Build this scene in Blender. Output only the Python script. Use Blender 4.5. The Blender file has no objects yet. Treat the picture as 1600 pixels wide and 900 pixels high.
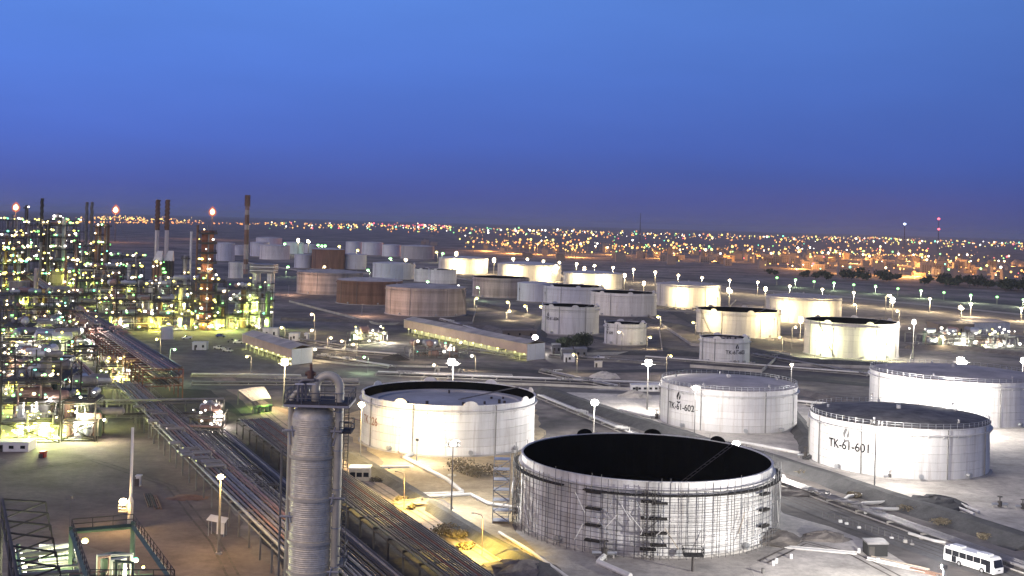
import bpy, math, random
from mathutils import Vector
R0 = random.Random(7)
sc = bpy.context.scene
C = sc.collection

# ------------------------------------------------------------------ camera
H = 60.0            # eye height (m)
F = 1865.0          # focal length in pixels of the 1600 px wide frame
ROLL = math.atan(0.028)
HOR = 348.0         # horizon row at the middle column
cam = bpy.data.cameras.new('camera')
camo = bpy.data.objects.new('camera', cam)
C.objects.link(camo)
cam.sensor_width = 36.0
cam.lens = F / 1600.0 * 36.0
cam.shift_y = -(450.0 - HOR) / 1600.0
cam.clip_start = 1.0
cam.clip_end = 60000.0
camo.location = (0, 0, H)
camo.rotation_euler = (math.radians(90), -ROLL, 0)
sc.camera = camo

# ------------------------------------------------------------------ sky
W = bpy.data.worlds.new('World')
sc.world = W
W.use_nodes = True
nt = W.node_tree
for n in list(nt.nodes): nt.nodes.remove(n)
def wn(t): return nt.nodes.new(t)
wout = wn('ShaderNodeOutputWorld'); bg = wn('ShaderNodeBackground')
tc = wn('ShaderNodeTexCoord'); sep = wn('ShaderNodeSeparateXYZ')
nt.links.new(tc.outputs['Generated'], sep.inputs[0])
ramp = wn('ShaderNodeValToRGB')
els = [(0.0, (0.050, 0.050, 0.120)), (0.500, (0.084, 0.106, 0.300)), (0.512, (0.070, 0.108, 0.410)),
       (0.532, (0.076, 0.155, 0.590)), (0.560, (0.088, 0.205, 0.710)), (0.595, (0.108, 0.260, 0.800)), (0.75, (0.070, 0.130, 0.34)), (1.0, (0.045, 0.075, 0.19))]
cr = ramp.color_ramp
while len(cr.elements) < len(els): cr.elements.new(0.5)
for e, (p, c) in zip(cr.elements, els):
    e.position = p; e.color = (*c, 1)
mp = wn('ShaderNodeMapRange'); mp.inputs['From Min'].default_value = -1; mp.inputs['From Max'].default_value = 1
nt.links.new(sep.outputs['Z'], mp.inputs['Value']); nt.links.new(mp.outputs[0], ramp.inputs[0])
# the evening sky darkens away from the afterglow (towards +X)
mx = wn('ShaderNodeMapRange'); mx.inputs['From Min'].default_value = -0.6; mx.inputs['From Max'].default_value = 0.6
mx.inputs['To Min'].default_value = 1.12; mx.inputs['To Max'].default_value = 0.62
nt.links.new(sep.outputs['X'], mx.inputs['Value'])
vm = wn('ShaderNodeVectorMath'); vm.operation = 'SCALE'
nt.links.new(ramp.outputs[0], vm.inputs[0]); nt.links.new(mx.outputs[0], vm.inputs['Scale'])
sky = wn('ShaderNodeTexSky'); sky.sky_type = 'NISHITA'; sky.sun_disc = False
sky.sun_elevation = math.radians(-2.0); sky.sun_rotation = math.radians(250)
vs = wn('ShaderNodeVectorMath'); vs.operation = 'SCALE'; vs.inputs['Scale'].default_value = 0.03
nt.links.new(sky.outputs[0], vs.inputs[0])
va = wn('ShaderNodeVectorMath'); va.operation = 'ADD'
nt.links.new(vm.outputs[0], va.inputs[0]); nt.links.new(vs.outputs[0], va.inputs[1])
# faint uneven high haze
nz = wn('ShaderNodeTexNoise'); nz.inputs['Scale'].default_value = 2.2; nz.inputs['Detail'].default_value = 5; nz.inputs['Roughness'].default_value = .55
mpz = wn('ShaderNodeMapping'); mpz.inputs['Scale'].default_value = (1, 1, 5)
nt.links.new(tc.outputs['Generated'], mpz.inputs[0]); nt.links.new(mpz.outputs[0], nz.inputs['Vector'])
mz = wn('ShaderNodeMapRange'); mz.inputs['From Min'].default_value = .3; mz.inputs['From Max'].default_value = .7; mz.inputs['To Min'].default_value = .93; mz.inputs['To Max'].default_value = 1.07
nt.links.new(nz.outputs['Fac'], mz.inputs['Value']); vz = wn('ShaderNodeVectorMath'); vz.operation = 'SCALE'
nt.links.new(va.outputs[0], vz.inputs[0]); nt.links.new(mz.outputs[0], vz.inputs['Scale'])
nt.links.new(vz.outputs[0], bg.inputs[0]); bg.inputs[1].default_value = 1.0
nt.links.new(bg.outputs[0], wout.inputs[0])

# afterglow of the set sun: weak, very soft, low in the west (left of the picture)
sl = bpy.data.lights.new('afterglow', 'SUN'); sl.energy = 1.20; sl.angle = math.radians(60); sl.color = (1.0, 0.77, 0.60)
so = bpy.data.objects.new('afterglow', sl); C.objects.link(so)
so.rotation_euler = Vector((0.62, 0.60, -0.50)).to_track_quat('-Z', 'Y').to_euler()

sc.view_settings.view_transform = 'Standard'; sc.view_settings.look = 'None'
sc.view_settings.gamma = 1.0; sc.view_settings.exposure = 0.0; sc.view_settings.use_curve_mapping = False
sc.render.engine = 'CYCLES'
sc.cycles.use_denoising = True
sc.cycles.max_bounces = 4; sc.cycles.diffuse_bounces = 2; sc.cycles.glossy_bounces = 2; sc.cycles.volume_bounces = 0
sc.cycles.sample_clamp_indirect = 2.0
sc.cycles.use_light_tree = True
sc.cycles.use_adaptive_sampling = True; sc.cycles.adaptive_threshold = 0.02

# ------------------------------------------------------------------ helpers
CT, ST = math.cos(ROLL), math.sin(ROLL)
def ray(u, v):
    a = (u - 800.0) / F; b = -(v - HOR) / F
    return Vector((a * CT - b * ST, 1.0, a * ST + b * CT))
def G(u, v, h=0.0):
    """point at height h on the sight line of a photo pixel"""
    d = ray(u, v); t = (h - H) / d.z
    return Vector((d.x * t, t, h))
def at(u, v, y):
    d = ray(u, v); return Vector((d.x * y, y, H + d.z * y))
def hy(u): return HOR + (u - 800) * 0.028
def height_at(p, u, v):
    return H + ray(u, v).z * p.y

class MB:
    def __init__(s): s.v = []; s.f = []; s.m = []; s.k = 0
    def face(s, idx): s.f.append(idx); s.m.append(s.k)
    def box(s, x0, x1, y0, y1, z0, z1):
        s.hexa([(x0,y0),(x1,y0),(x1,y1),(x0,y1)], z0, z1)
    def hexa(s, q, z0, z1, q2=None):
        b = len(s.v); n = len(q); q2 = q2 or q
        s.v += [(p[0], p[1], z0) for p in q] + [(p[0], p[1], z1) for p in q2]
        s.face(tuple(b + i for i in range(n))[::-1]); s.face(tuple(b + n + i for i in range(n)))
        for i in range(n):
            j = (i + 1) % n; s.face((b + i, b + j, b + n + j, b + n + i))
    def obox(s, c, d, L, Wd, z0, z1):
        d = Vector((d[0], d[1])).normalized(); n = Vector((-d.y, d.x)); c = Vector((c[0], c[1]))
        q = [c - d*L/2 - n*Wd/2, c + d*L/2 - n*Wd/2, c + d*L/2 + n*Wd/2, c - d*L/2 + n*Wd/2]
        s.hexa([(p.x, p.y) for p in q], z0, z1)
    def tube(s, pts, r, n=6, caps=True, r1=None):
        pts = [Vector(p) for p in pts]
        r1 = r if r1 is None else r1
        rings = []
        up = None
        for i, p in enumerate(pts):
            if i == 0: d = pts[1] - pts[0]
            elif i == len(pts) - 1: d = pts[-1] - pts[-2]
            else: d = (pts[i] - pts[i-1]).normalized() + (pts[i+1] - pts[i]).normalized()
            if d.length < 1e-6: d = pts[i] - pts[i-1]
            d.normalize()
            if up is None:
                up = Vector((0, 0, 1)) if abs(d.z) < 0.9 else Vector((1, 0, 0))
            a = d.cross(up)
            if a.length < 1e-3: a = d.cross(Vector((1, 0.3, 0)))
            a.normalize(); b2 = a.cross(d).normalized(); up = b2
            sc_ = 1.0
            if 0 < i < len(pts) - 1:
                cs = max(0.5, abs(d.dot((pts[i] - pts[i-1]).normalized()))); sc_ = 1.0
            rr = r + (r1 - r) * i / (len(pts) - 1)
            base = len(s.v)
            for k in range(n):
                t = 2 * math.pi * k / n
                s.v.append(tuple(p + (a * math.cos(t) + b2 * math.sin(t)) * rr * sc_))
            rings.append(base)
        for i in range(len(rings) - 1):
            for k in range(n):
                k2 = (k + 1) % n
                s.face((rings[i] + k, rings[i] + k2, rings[i+1] + k2, rings[i+1] + k))
        if caps:
            s.face(tuple(rings[0] + k for k in range(n))[::-1]); s.face(tuple(rings[-1] + k for k in range(n)))
    def bar(s, p, q, r, n=4): s.tube([p, q], r, n)
    def lathe(s, x, y, prof, n=24, cap0=False, cap1=False, a0=0.0, a1=None):
        full = a1 is None
        cnt = n if full else n + 1
        rings = []
        for (r, z) in prof:
            base = len(s.v); rings.append(base)
            for k in range(cnt):
                t = a0 + (2*math.pi if full else (a1 - a0)) * k / n
                s.v.append((x + r*math.cos(t), y + r*math.sin(t), z))
        for i in range(len(rings) - 1):
            for k in range(n):
                k2 = (k + 1) % cnt
                s.face((rings[i] + k, rings[i] + k2, rings[i+1] + k2, rings[i+1] + k))
        if cap0: s.face(tuple(rings[0] + k for k in range(cnt))[::-1])
        if cap1: s.face(tuple(rings[-1] + k for k in range(cnt)))
    def cyl(s, x, y, z0, z1, r, r1=None, n=16):
        s.lathe(x, y, [(r, z0), (r if r1 is None else r1, z1)], n, True, True)
    def ball(s, x, y, z, r, n=8, m=5, sz=1.0):
        prof = [(r*math.sin(math.pi*i/m) + 1e-4, z - r*sz*math.cos(math.pi*i/m)) for i in range(m+1)]
        s.lathe(x, y, prof, n)
    def hdrum(s, p, q, r, n=12):
        p = Vector(p); q = Vector(q); d = (q - p).normalized()
        pts = [p - d*r*0.45, p - d*r*0.3, p, q, q + d*r*0.3, q + d*r*0.45]
        base_r = [0.35*r, 0.75*r, r, r, 0.75*r, 0.35*r]
        a = d.cross(Vector((0,0,1))); a.normalize(); b2 = a.cross(d)
        rings = []
        for pp, rr in zip(pts, base_r):
            rings.append(len(s.v))
            for k in range(n):
                t = 2*math.pi*k/n
                s.v.append(tuple(pp + (a*math.cos(t) + b2*math.sin(t))*rr))
        for i in range(len(rings)-1):
            for k in range(n):
                k2 = (k+1) % n; s.face((rings[i]+k, rings[i]+k2, rings[i+1]+k2, rings[i+1]+k))
        s.face(tuple(rings[0]+k for k in range(n))[::-1]); s.face(tuple(rings[-1]+k for k in range(n)))
    def build(s, name, mats, parent=None, smooth=False, label=None):
        off = Vector((0, 0, 0)); p = parent
        while p is not None: off += p.location; p = p.parent
        me = bpy.data.meshes.new(name)
        me.from_pydata([(a - off.x, b - off.y, c - off.z) for a, b, c in s.v], [], s.f)
        if not isinstance(mats, (list, tuple)): mats = [mats]
        for m in mats: me.materials.append(M(m) if isinstance(m, str) else m)
        if len(mats) > 1: me.polygons.foreach_set('material_index', s.m)
        if smooth: me.polygons.foreach_set('use_smooth', [True]*len(s.f))
        me.update()
        o = bpy.data.objects.new(name, me); C.objects.link(o)
        if parent is not None: o.parent = parent
        if label: o['label'] = label
        return o

def tag(o, label, cat, group=None, kind=None):
    o['label'] = label; o['category'] = cat
    if group: o['group'] = group
    if kind: o['kind'] = kind
    return o
def thing(name, label, cat, loc, group=None):
    o = bpy.data.objects.new(name, None); C.objects.link(o)
    o.location = (loc[0], loc[1], loc[2] if len(loc) > 2 else 0)
    o.empty_display_size = 1; o['kind'] = 'thing'
    return tag(o, label, cat, group)
def struct(o, label=None):
    o['kind'] = 'structure'
    if label: o['label'] = label
    return o
def inst(name, src, loc, parent=None, scale=None):
    o = bpy.data.objects.new(name, src if isinstance(src, bpy.types.Mesh) else src.data); C.objects.link(o)
    off = Vector((0, 0, 0)); p = parent
    while p is not None: off += p.location; p = p.parent
    o.location = Vector(loc) - off
    if scale: o.scale = scale if isinstance(scale, (tuple, list)) else (scale,)*3
    if parent is not None: o.parent = parent
    return o

# ------------------------------------------------------------------ materials
_mats = {}
PAL = {  # name: (colour, roughness, metallic, variation, noise scale 1/m, bump)
 'white_paint': ((0.74,0.73,0.71), .55, 0, .15, .35, .0), 'cream_paint': ((0.70,0.66,0.58), .6, 0, .12, .3, 0),
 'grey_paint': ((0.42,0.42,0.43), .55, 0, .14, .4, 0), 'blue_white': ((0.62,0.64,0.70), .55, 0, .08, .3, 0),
 'rust_brown': ((0.22,0.125,0.085), .8, 0, .35, .3, 0), 'tan_shell': ((0.49,0.41,0.36), .7, 0, .34, .25, 0),
 'roof_grey': ((0.50,0.455,0.41), .7, 0, .30, .12, 0), 'roof_dark': ((0.17,0.16,0.15), .8, 0, .55, .22, 0),
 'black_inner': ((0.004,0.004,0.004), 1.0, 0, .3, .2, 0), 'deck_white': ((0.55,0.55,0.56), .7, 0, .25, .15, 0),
 'steel_dark': ((0.07,0.063,0.058), .8, 0, .3, .5, 0), 'steel_grey': ((0.19,0.185,0.175), .6, 0, .25, .5, 0),
 'steel_red': ((0.16,0.06,0.045), .75, 0, .3, .5, 0), 'steel_green': ((0.10,0.15,0.11), .6, 0, .3, .5, 0),
 'pipe_grey': ((0.25,0.24,0.24), .5, .2, .25, .4, 0), 'pipe_pink': ((0.33,0.21,0.18), .55, .1, .25, .4, 0),
 'pipe_white': ((0.66,0.65,0.62), .5, 0, .12, .4, 0), 'pipe_dark': ((0.07,0.065,0.065), .5, .2, .2, .4, 0), 'old_white': ((0.72,0.71,0.69), .7, 0, .34, .22, 0), 'track_dark': ((0.13,0.115,0.10), .95, 0, .4, .4, .2), 'dirt_verge': ((0.27,0.19,0.145), .95, 0, .4, .15, .3), 'yard_dirt': ((0.23,0.19,0.17), .95, 0, .4, .09, .25), 'scaffold_tube': ((0.13,0.13,0.135), .5, .3, .3, .5, 0),
 'clad': ((0.86,0.78,0.58), .38, .2, .20, 1.6, 0), 'clad_white': ((0.6,0.6,0.6), .45, .2, .15, .5, .0),
 'duct': ((0.70,0.64,0.48), .42, .12, .16, .6, 0), 'brick_red': ((0.30,0.12,0.07), .8, 0, .3, .4, 0),
 'wall_pink': ((0.45,0.33,0.30), .7, 0, .12, .2, 0), 'concrete': ((0.42,0.40,0.37), .85, 0, .25, .2, .1),
 'asphalt': ((0.055,0.055,0.057), .9, 0, .35, .25, .1), 'bund_dark': ((0.085,0.085,0.087), .95, 0, .35, .3, .3),
 'dirt_road': ((0.30,0.24,0.205), .95, 0, .32, .15, .25), 'sand_light': ((0.50,0.47,0.43), .95, 0, .34, .12, .3),
 'sand_yellow': ((0.50,0.41,0.27), .95, 0, .34, .12, .3), 'dark_soil': ((0.045,0.043,0.045), .95, 0, .4, .2, .3),
 'grey_ground': ((0.17,0.163,0.16), .95, 0, .38, .12, .25), 'mound': ((0.20,0.18,0.165), .95, 0, .4, .3, .4),
 'leaf': ((0.035,0.05,0.028), .8, 0, .5, 1.2, 0), 'scrub': ((0.24,0.20,0.13), .9, 0, .5, 1.2, 0), 'bark': ((0.09,0.065,0.045), .9, 0, .3, 2, 0),
 'black': ((0.012,0.012,0.013), .6, 0, .2, .5, 0), 'glass_dark': ((0.015,0.016,0.02), .12, 0, 0, 1, 0),
 'tyre': ((0.02,0.02,0.02), .9, 0, .2, 2, 0), 'ink': ((0.012,0.012,0.013), .7, 0, .25, .8, 0), 'ink_pale': ((0.20,0.20,0.20), .7, 0, .25, .8, 0),
 'ink_red': ((0.30,0.16,0.12), .7, 0, .2, .8, 0), 'sign_white': ((0.72,0.72,0.70), .5, 0, .06, 1, 0), 'bus_white': ((0.80,0.80,0.80), .25, 0, .04, 1, 0),
 'house_pale': ((0.25,0.22,0.195), .8, 0, .15, .05, 0), 'house_sand': ((0.21,0.17,0.135), .8, 0, .15, .05, 0), 'house_grey': ((0.19,0.19,0.20), .8, 0, .15, .05, 0),
 'red_paint': ((0.35,0.03,0.03), .5, 0, .1, 1, 0), 'yellow_paint': ((0.55,0.36,0.05), .5, 0, .1, 1, 0), 'blue_paint': ((0.03,0.05,0.25), .5, 0, .1, 1, 0),
 'flare_pipe': ((0.10,0.085,0.08), .7, 0, .2, .3, 0), 'stack_white': ((0.66,0.60,0.58), .6, 0, .1, .2, 0), 'board': ((0.025,0.022,0.02), .9, 0, .2, 1, 0),
 'galv': ((0.45,0.46,0.47), .4, .5, .12, 1, 0), 'wood': ((0.42,0.36,0.28), .8, 0, .2, 1, 0),
}
EMI = {'lamp_white': ((1,.93,.80), 7), 'lamp_warm': ((1,.74,.38), 7), 'lamp_yellow': ((1,.86,.16), 4), 'lamp_green': ((.30,1,.26), 3.2), 'lamp_teal': ((.20,1,.62), 3.2),
       'lamp_orange': ((1,.34,.045), 1.9), 'lamp_amber': ((1,.52,.10), 2.6), 'lamp_red': ((1,.10,.14), 4), 'lamp_blue': ((.55,.7,1), 5), 'flame': ((1,.62,.25), 8), 'flood': ((1,.95,.86), 14), 'flood_warm': ((1,.80,.48), 14)}
def M(name):
    if name in _mats: return _mats[name]
    m = bpy.data.materials.new(name); _mats[name] = m; m.use_nodes = True
    t = m.node_tree; b = t.nodes['Principled BSDF']
    if name in EMI:
        c, s_ = EMI[name]
        b.inputs['Base Color'].default_value = (0.5, 0.5, 0.5, 1)
        b.inputs['Emission Color'].default_value = (*c, 1); b.inputs['Emission Strength'].default_value = s_
        m.cycles.emission_sampling = 'NONE'
        return m
    col, ro, me, var, ns, bump = PAL[name]
    b.inputs['Roughness'].default_value = ro; b.inputs['Metallic'].default_value = me
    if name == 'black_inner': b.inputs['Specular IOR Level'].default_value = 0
    no = t.nodes.new('ShaderNodeTexNoise')
    geo = t.nodes.new('ShaderNodeNewGeometry')
    no.inputs['Scale'].default_value = ns; no.inputs['Detail'].default_value = 8; no.inputs['Roughness'].default_value = .62
    streak = name in ('old_white', 'white_paint', 'cream_paint', 'blue_white', 'grey_paint', 'tan_shell', 'rust_brown', 'stack_white')
    if streak:
        mpn = t.nodes.new('ShaderNodeMapping'); mpn.inputs['Scale'].default_value = (1.0, 1.0, 0.10)
        t.links.new(geo.outputs['Position'], mpn.inputs[0]); t.links.new(mpn.outputs[0], no.inputs['Vector'])
    else:
        t.links.new(geo.outputs['Position'], no.inputs['Vector'])
    oi = t.nodes.new('ShaderNodeObjectInfo')
    mr = t.nodes.new('ShaderNodeMapRange'); mr.inputs['From Min'].default_value = .25; mr.inputs['From Max'].default_value = .75
    mr.inputs['To Min'].default_value = 1 - var*1.5; mr.inputs['To Max'].default_value = 1 + var
    t.links.new(no.outputs['Fac'], mr.inputs['Value'])
    mr2 = t.nodes.new('ShaderNodeMapRange'); mr2.inputs['To Min'].default_value = 1 - var*.5; mr2.inputs['To Max'].default_value = 1 + var*.5
    t.links.new(oi.outputs['Random'], mr2.inputs['Value'])
    mu = t.nodes.new('ShaderNodeMath'); mu.operation = 'MULTIPLY'
    t.links.new(mr.outputs[0], mu.inputs[0]); t.links.new(mr2.outputs[0], mu.inputs[1])
    sc_ = t.nodes.new('ShaderNodeVectorMath'); sc_.operation = 'SCALE'; sc_.inputs[0].default_value = col
    t.links.new(mu.outputs[0], sc_.inputs['Scale'])
    last = sc_.outputs[0]
    if streak or ro >= .95:   # rust runs on shells, stains and grit on soil
        n3 = t.nodes.new('ShaderNodeTexNoise'); n3.inputs['Detail'].default_value = 7; n3.inputs['Roughness'].default_value = .7; n3.inputs['Scale'].default_value = 1.1 if streak else ns*7
        m3 = t.nodes.new('ShaderNodeMapping'); m3.inputs['Scale'].default_value = (1, 1, .05) if streak else (1, 1, 1); m3.inputs['Location'].default_value = (31, 7, 3)
        t.links.new(geo.outputs['Position'], m3.inputs[0]); t.links.new(m3.outputs[0], n3.inputs['Vector'])
        r3 = t.nodes.new('ShaderNodeMapRange'); r3.inputs['From Min'].default_value = .50 if streak else .42; r3.inputs['From Max'].default_value = .76 if streak else .72
        r3.inputs['To Min'].default_value = 0; r3.inputs['To Max'].default_value = .55 if streak else .55
        t.links.new(n3.outputs['Fac'], r3.inputs['Value'])
        x3 = t.nodes.new('ShaderNodeMix'); x3.data_type = 'RGBA'; x3.blend_type = 'MIX'
        x3.inputs['B'].default_value = (.30, .22, .16, 1) if streak else (col[0]*.35, col[1]*.35, col[2]*.36, 1)
        t.links.new(r3.outputs[0], x3.inputs['Factor']); t.links.new(last, x3.inputs['A']); last = x3.outputs['Result']
    t.links.new(last, b.inputs['Base Color'])
    if bump:
        bp = t.nodes.new('ShaderNodeBump'); bp.inputs['Strength'].default_value = bump; bp.inputs['Distance'].default_value = .3
        no2 = t.nodes.new('ShaderNodeTexNoise'); no2.inputs['Scale'].default_value = ns*8; no2.inputs['Detail'].default_value = 6
        t.links.new(geo.outputs['Position'], no2.inputs['Vector']); t.links.new(no2.outputs['Fac'], bp.inputs['Height']); t.links.new(bp.outputs[0], b.inputs['Normal'])
    return m
def point(loc, power, color, radius=0.4, name='lamp_light', parent=None):
    l = bpy.data.lights.new(name, 'POINT'); l.energy = power; l.color = color; l.shadow_soft_size = radius
    o = bpy.data.objects.new(name, l); C.objects.link(o)
    off = Vector((0, 0, 0)); p = parent
    while p is not None: off += p.location; p = p.parent
    o.location = Vector(loc) - off
    if parent is not None: o.parent = parent
    return o
WARM = (1, .78, .45); WHITE = (1, .94, .86); YELG = (.80, .95, .15); SOD = (1, .62, .22)
# ------------------------------------------------------------------ ground, roads, dikes
def ground_material():
    m = bpy.data.materials.new('ground_sand'); m.use_nodes = True; t = m.node_tree; b = t.nodes['Principled BSDF']
    b.inputs['Roughness'].default_value = .95
    geo = t.nodes.new('ShaderNodeNewGeometry')
    def noise(scale, det):
        n = t.nodes.new('ShaderNodeTexNoise'); n.inputs['Scale'].default_value = scale; n.inputs['Detail'].default_value = det; n.inputs['Roughness'].default_value = .65
        t.links.new(geo.outputs['Position'], n.inputs['Vector']); return n
    n1 = noise(.012, 8); n2 = noise(.12, 8); n3 = noise(.9, 5)
    r1 = t.nodes.new('ShaderNodeValToRGB'); e = r1.color_ramp.elements
    e[0].position = .40; e[0].color = (.085, .077, .073, 1); e[1].position = .62; e[1].color = (.27, .24, .215, 1)
    t.links.new(n1.outputs['Fac'], r1.inputs[0])
    mr = t.nodes.new('ShaderNodeMapRange'); mr.inputs['From Min'].default_value = .3; mr.inputs['From Max'].default_value = .7
    mr.inputs['To Min'].default_value = .48; mr.inputs['To Max'].default_value = 1.4
    t.links.new(n2.outputs['Fac'], mr.inputs['Value'])
    s1 = t.nodes.new('ShaderNodeVectorMath'); s1.operation = 'SCALE'
    t.links.new(r1.outputs[0], s1.inputs[0]); t.links.new(mr.outputs[0], s1.inputs['Scale'])
    t.links.new(s1.outputs[0], b.inputs['Base Color'])
    bp = t.nodes.new('ShaderNodeBump'); bp.inputs['Strength'].default_value = .35; bp.inputs['Distance'].default_value = .4
    t.links.new(n3.outputs['Fac'], bp.inputs['Height']); t.links.new(bp.outputs[0], b.inputs['Normal'])
    return m
mb = MB(); mb.v = [(-26000, -3000, 0), (26000, -3000, 0), (26000, 40000, 0), (-26000, 40000, 0)]; mb.face((0, 1, 2, 3))
struct(mb.build('ground', ground_material()), 'flat sandy desert ground under the whole refinery')

def ragged(pts, step=6.0, amp=1.2, rnd=None):
    rnd = rnd or R0; out = []
    n = len(pts)
    for i in range(n):
        a, b = pts[i], pts[(i+1) % n]; L = (b - a).length; k = max(1, min(60, int(L/step)))
        for j in range(k):
            p = a.lerp(b, j/k)
            if j: p = p + Vector((rnd.uniform(-amp, amp), rnd.uniform(-amp, amp), 0))
            out.append(p)
    return out
def patch(name, px, mat, z, label=None, rag=1.0):
    pts = ragged([G(u, v) for u, v in px], 6.0, rag)
    mb = MB(); mb.v = [(p.x, p.y, z) for p in pts]; mb.face(tuple(range(len(pts))))
    o = mb.build(name, mat); 
    if o.data.polygons[0].normal.z < 0: o.data.flip_normals()
    return struct(o, label)
def offset_line(pts, d):
    out = []
    for i, p in enumerate(pts):
        a = pts[max(0, i-1)]; b = pts[min(len(pts)-1, i+1)]
        t = (b - a); n = Vector((-t.y, t.x, 0)).normalized(); out.append(p + n*d)
    return out
def subdiv(pts, step):
    out = [pts[0]]
    for a, b in zip(pts, pts[1:]):
        k = max(1, int((b-a).length/step))
        out += [a.lerp(b, j/k) for j in range(1, k+1)]
    return out
def road(name, px, width, mat, z, label, amp=.5, h=0):
    pts = subdiv([G(u, v) for u, v in px], 7)
    l = offset_line(pts, width/2); r = offset_line(pts, -width/2)
    mb = MB()
    for p, q in zip(l, r):
        mb.v += [(p.x + R0.uniform(-amp, amp), p.y + R0.uniform(-amp, amp), z), (q.x + R0.uniform(-amp, amp), q.y + R0.uniform(-amp, amp), z)]
    for i in range(len(l)-1): mb.face((2*i+1, 2*i+3, 2*i+2, 2*i))
    o = mb.build(name, mat)
    if o.data.polygons[0].normal.z < 0: o.data.flip_normals()
    return struct(o, label)
def dike(px, base, top, h, mat, label, name='earth_dike'):
    pts = subdiv([G(u, v) for u, v in px], 5)
    prof = [(-base/2, -.1), (-top/2, h), (top/2, h), (base/2, -.1)]
    mb = MB()
    offs = [offset_line(pts, d) for d, _ in prof]
    for i in range(len(pts)):
        for k, (d, z) in enumerate(prof):
            p = offs[k][i]; j = .22 if k in (1, 2) else .5
            mb.v.append((p.x + R0.uniform(-j, j), p.y + R0.uniform(-j, j), z + (R0.uniform(-.15, .15) if z > 0 else 0)))
    for i in range(len(pts)-1):
        for k in range(3): mb.face((4*i+k, 4*i+k+1, 4*i+5+k, 4*i+4+k))
    mb.face((0, 1, 2, 3)); b = 4*(len(pts)-1); mb.face((b+3, b+2, b+1, b))
    o = mb.build(name, mat); 
    return struct(o, label)

patch('yard_ground', [(0,705),(210,655),(300,720),(395,850),(430,905),(250,905),(110,840),(0,800)], 'yard_dirt', .03, 'bare brown dirt yard in front of the process units', 2)
patch('paved_yard', [(205,520),(372,512),(470,575),(440,590),(290,580),(250,545)], 'grey_ground', .03, 'grey paved yard beside the pipe rack')
patch('pipeway_ground', [(190,600),(330,610),(450,700),(760,905),(460,905),(330,740)], 'dark_soil', .05, 'dark oil-stained soil under the pipe racks', 1)
road('sand_road', [(345,590),(392,622),(450,668),(560,742),(660,803),(760,865),(850,925)], 7.5, 'dirt_road', .07, 'sandy service road along the pipe racks')
patch('road_verge', [(392,622),(450,640),(545,712),(640,770),(770,852),(850,900),(800,905),(660,806),(560,745),(450,672)], 'dirt_verge', .045, 'reddish dirt verge between the sandy road and the dike', 1.2)
patch('tank_pad', [(520,655),(565,640),(840,640),(850,700),(800,770),(800,820),(880,905),(800,868),(640,765)], 'sand_yellow', .06, 'pale sand floor round the floodlit open tank', 1.5)
patch('tank_pad', [(845,905),(790,810),(820,780),(1195,775),(1240,830),(1330,905)], 'sand_light', .04, 'pale sand floor round the scaffolded tank', 1.5)
patch('tank_pad', [(870,612),(1040,600),(1260,630),(1300,690),(1285,728),(1100,690),(960,648)], 'sand_light', .05, 'pale sand floor round the pair of white tanks', 1.5)
patch('tank_pad', [(1205,715),(1262,690),(1300,660),(1640,660),(1640,850),(1500,815),(1350,765)], 'sand_light', .055, 'pale sand floor in the tank bund beside the bus road', 1.5)
patch('sand_yard', [(1180,905),(1215,800),(1340,840),(1480,905)], 'sand_light', .06, 'bare pale sand yard with scattered materials', 1.5)
road('asphalt_road', [(1160,742),(1215,770),(1330,815),(1430,850),(1540,890),(1620,920)], 9, 'grey_ground', .08, 'grey road the bus drives along')
road('asphalt_road', [(300,606),(560,606),(860,610),(1060,616),(1260,620),(1640,660)], 8, 'grey_ground', .075, 'grey road crossing behind the open tanks')
road('asphalt_road', [(440,545),(640,570),(860,582),(1100,578),(1360,602),(1640,628)], 10, 'asphalt', .085, 'dark asphalt road between the tank rows')
road('asphalt_road', [(560,470),(700,488),(840,512),(1000,540),(1240,575)], 9, 'asphalt', .09, 'dark road running diagonally past the rusty tanks')
road('asphalt_road', [(1020,470),(1090,505),(1240,548),(1380,572),(1640,600)], 11, 'asphalt', .095, 'dark road below the yellow-lit tanks')
road('perimeter_road', [(1100,446),(1300,462),(1480,480),(1650,497)], 14, 'sand_light', .1, 'lamp-lit perimeter road beyond the tanks')
road('perimeter_road', [(1000,432),(1220,447),(1420,463),(1650,481)], 30, 'asphalt', .11, 'broad dark highway outside the fence')
dike([(850,612),(930,640),(1010,666),(1100,694),(1200,720),(1300,752),(1400,786),(1500,818),(1620,858)], 11, 2.5, 2.0, 'bund_dark', 'long dark dike between pipeline and white tanks')
dike([(545,712),(600,745),(640,770),(700,808),(770,852),(850,895),(870,915)], 6, 1.5, 1.3, 'bund_dark', 'low dark dike beside the sandy road')
dike([(1035,612),(1120,600),(1240,612),(1365,640),(1500,660)], 9, 2, 1.6, 'mound', 'grey dike behind the pair of white tanks')
dike([(1230,640),(1262,690),(1275,720)], 7, 2, 1.4, 'bund_dark', 'short dark dike between the lettered tanks')
dike([(440,500),(560,503),(640,508),(760,512),(840,535)], 9, 2, 1.6, 'mound', 'earth dike in front of the rusty tanks')
dike([(730,470),(850,500),(840,530),(940,552),(1090,556)], 9, 2, 1.6, 'bund_dark', 'dark dike round the white tank group')
dike([(1000,500),(1090,518),(1170,548),(1250,566),(1420,575),(1640,590)], 11, 2.5, 2.0, 'bund_dark', 'dark dike in front of the yellow-lit tanks')
dike([(1420,545),(1500,545),(1640,560)], 10, 2, 1.8, 'mound', 'earth dike beside the floodlit substation')

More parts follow.
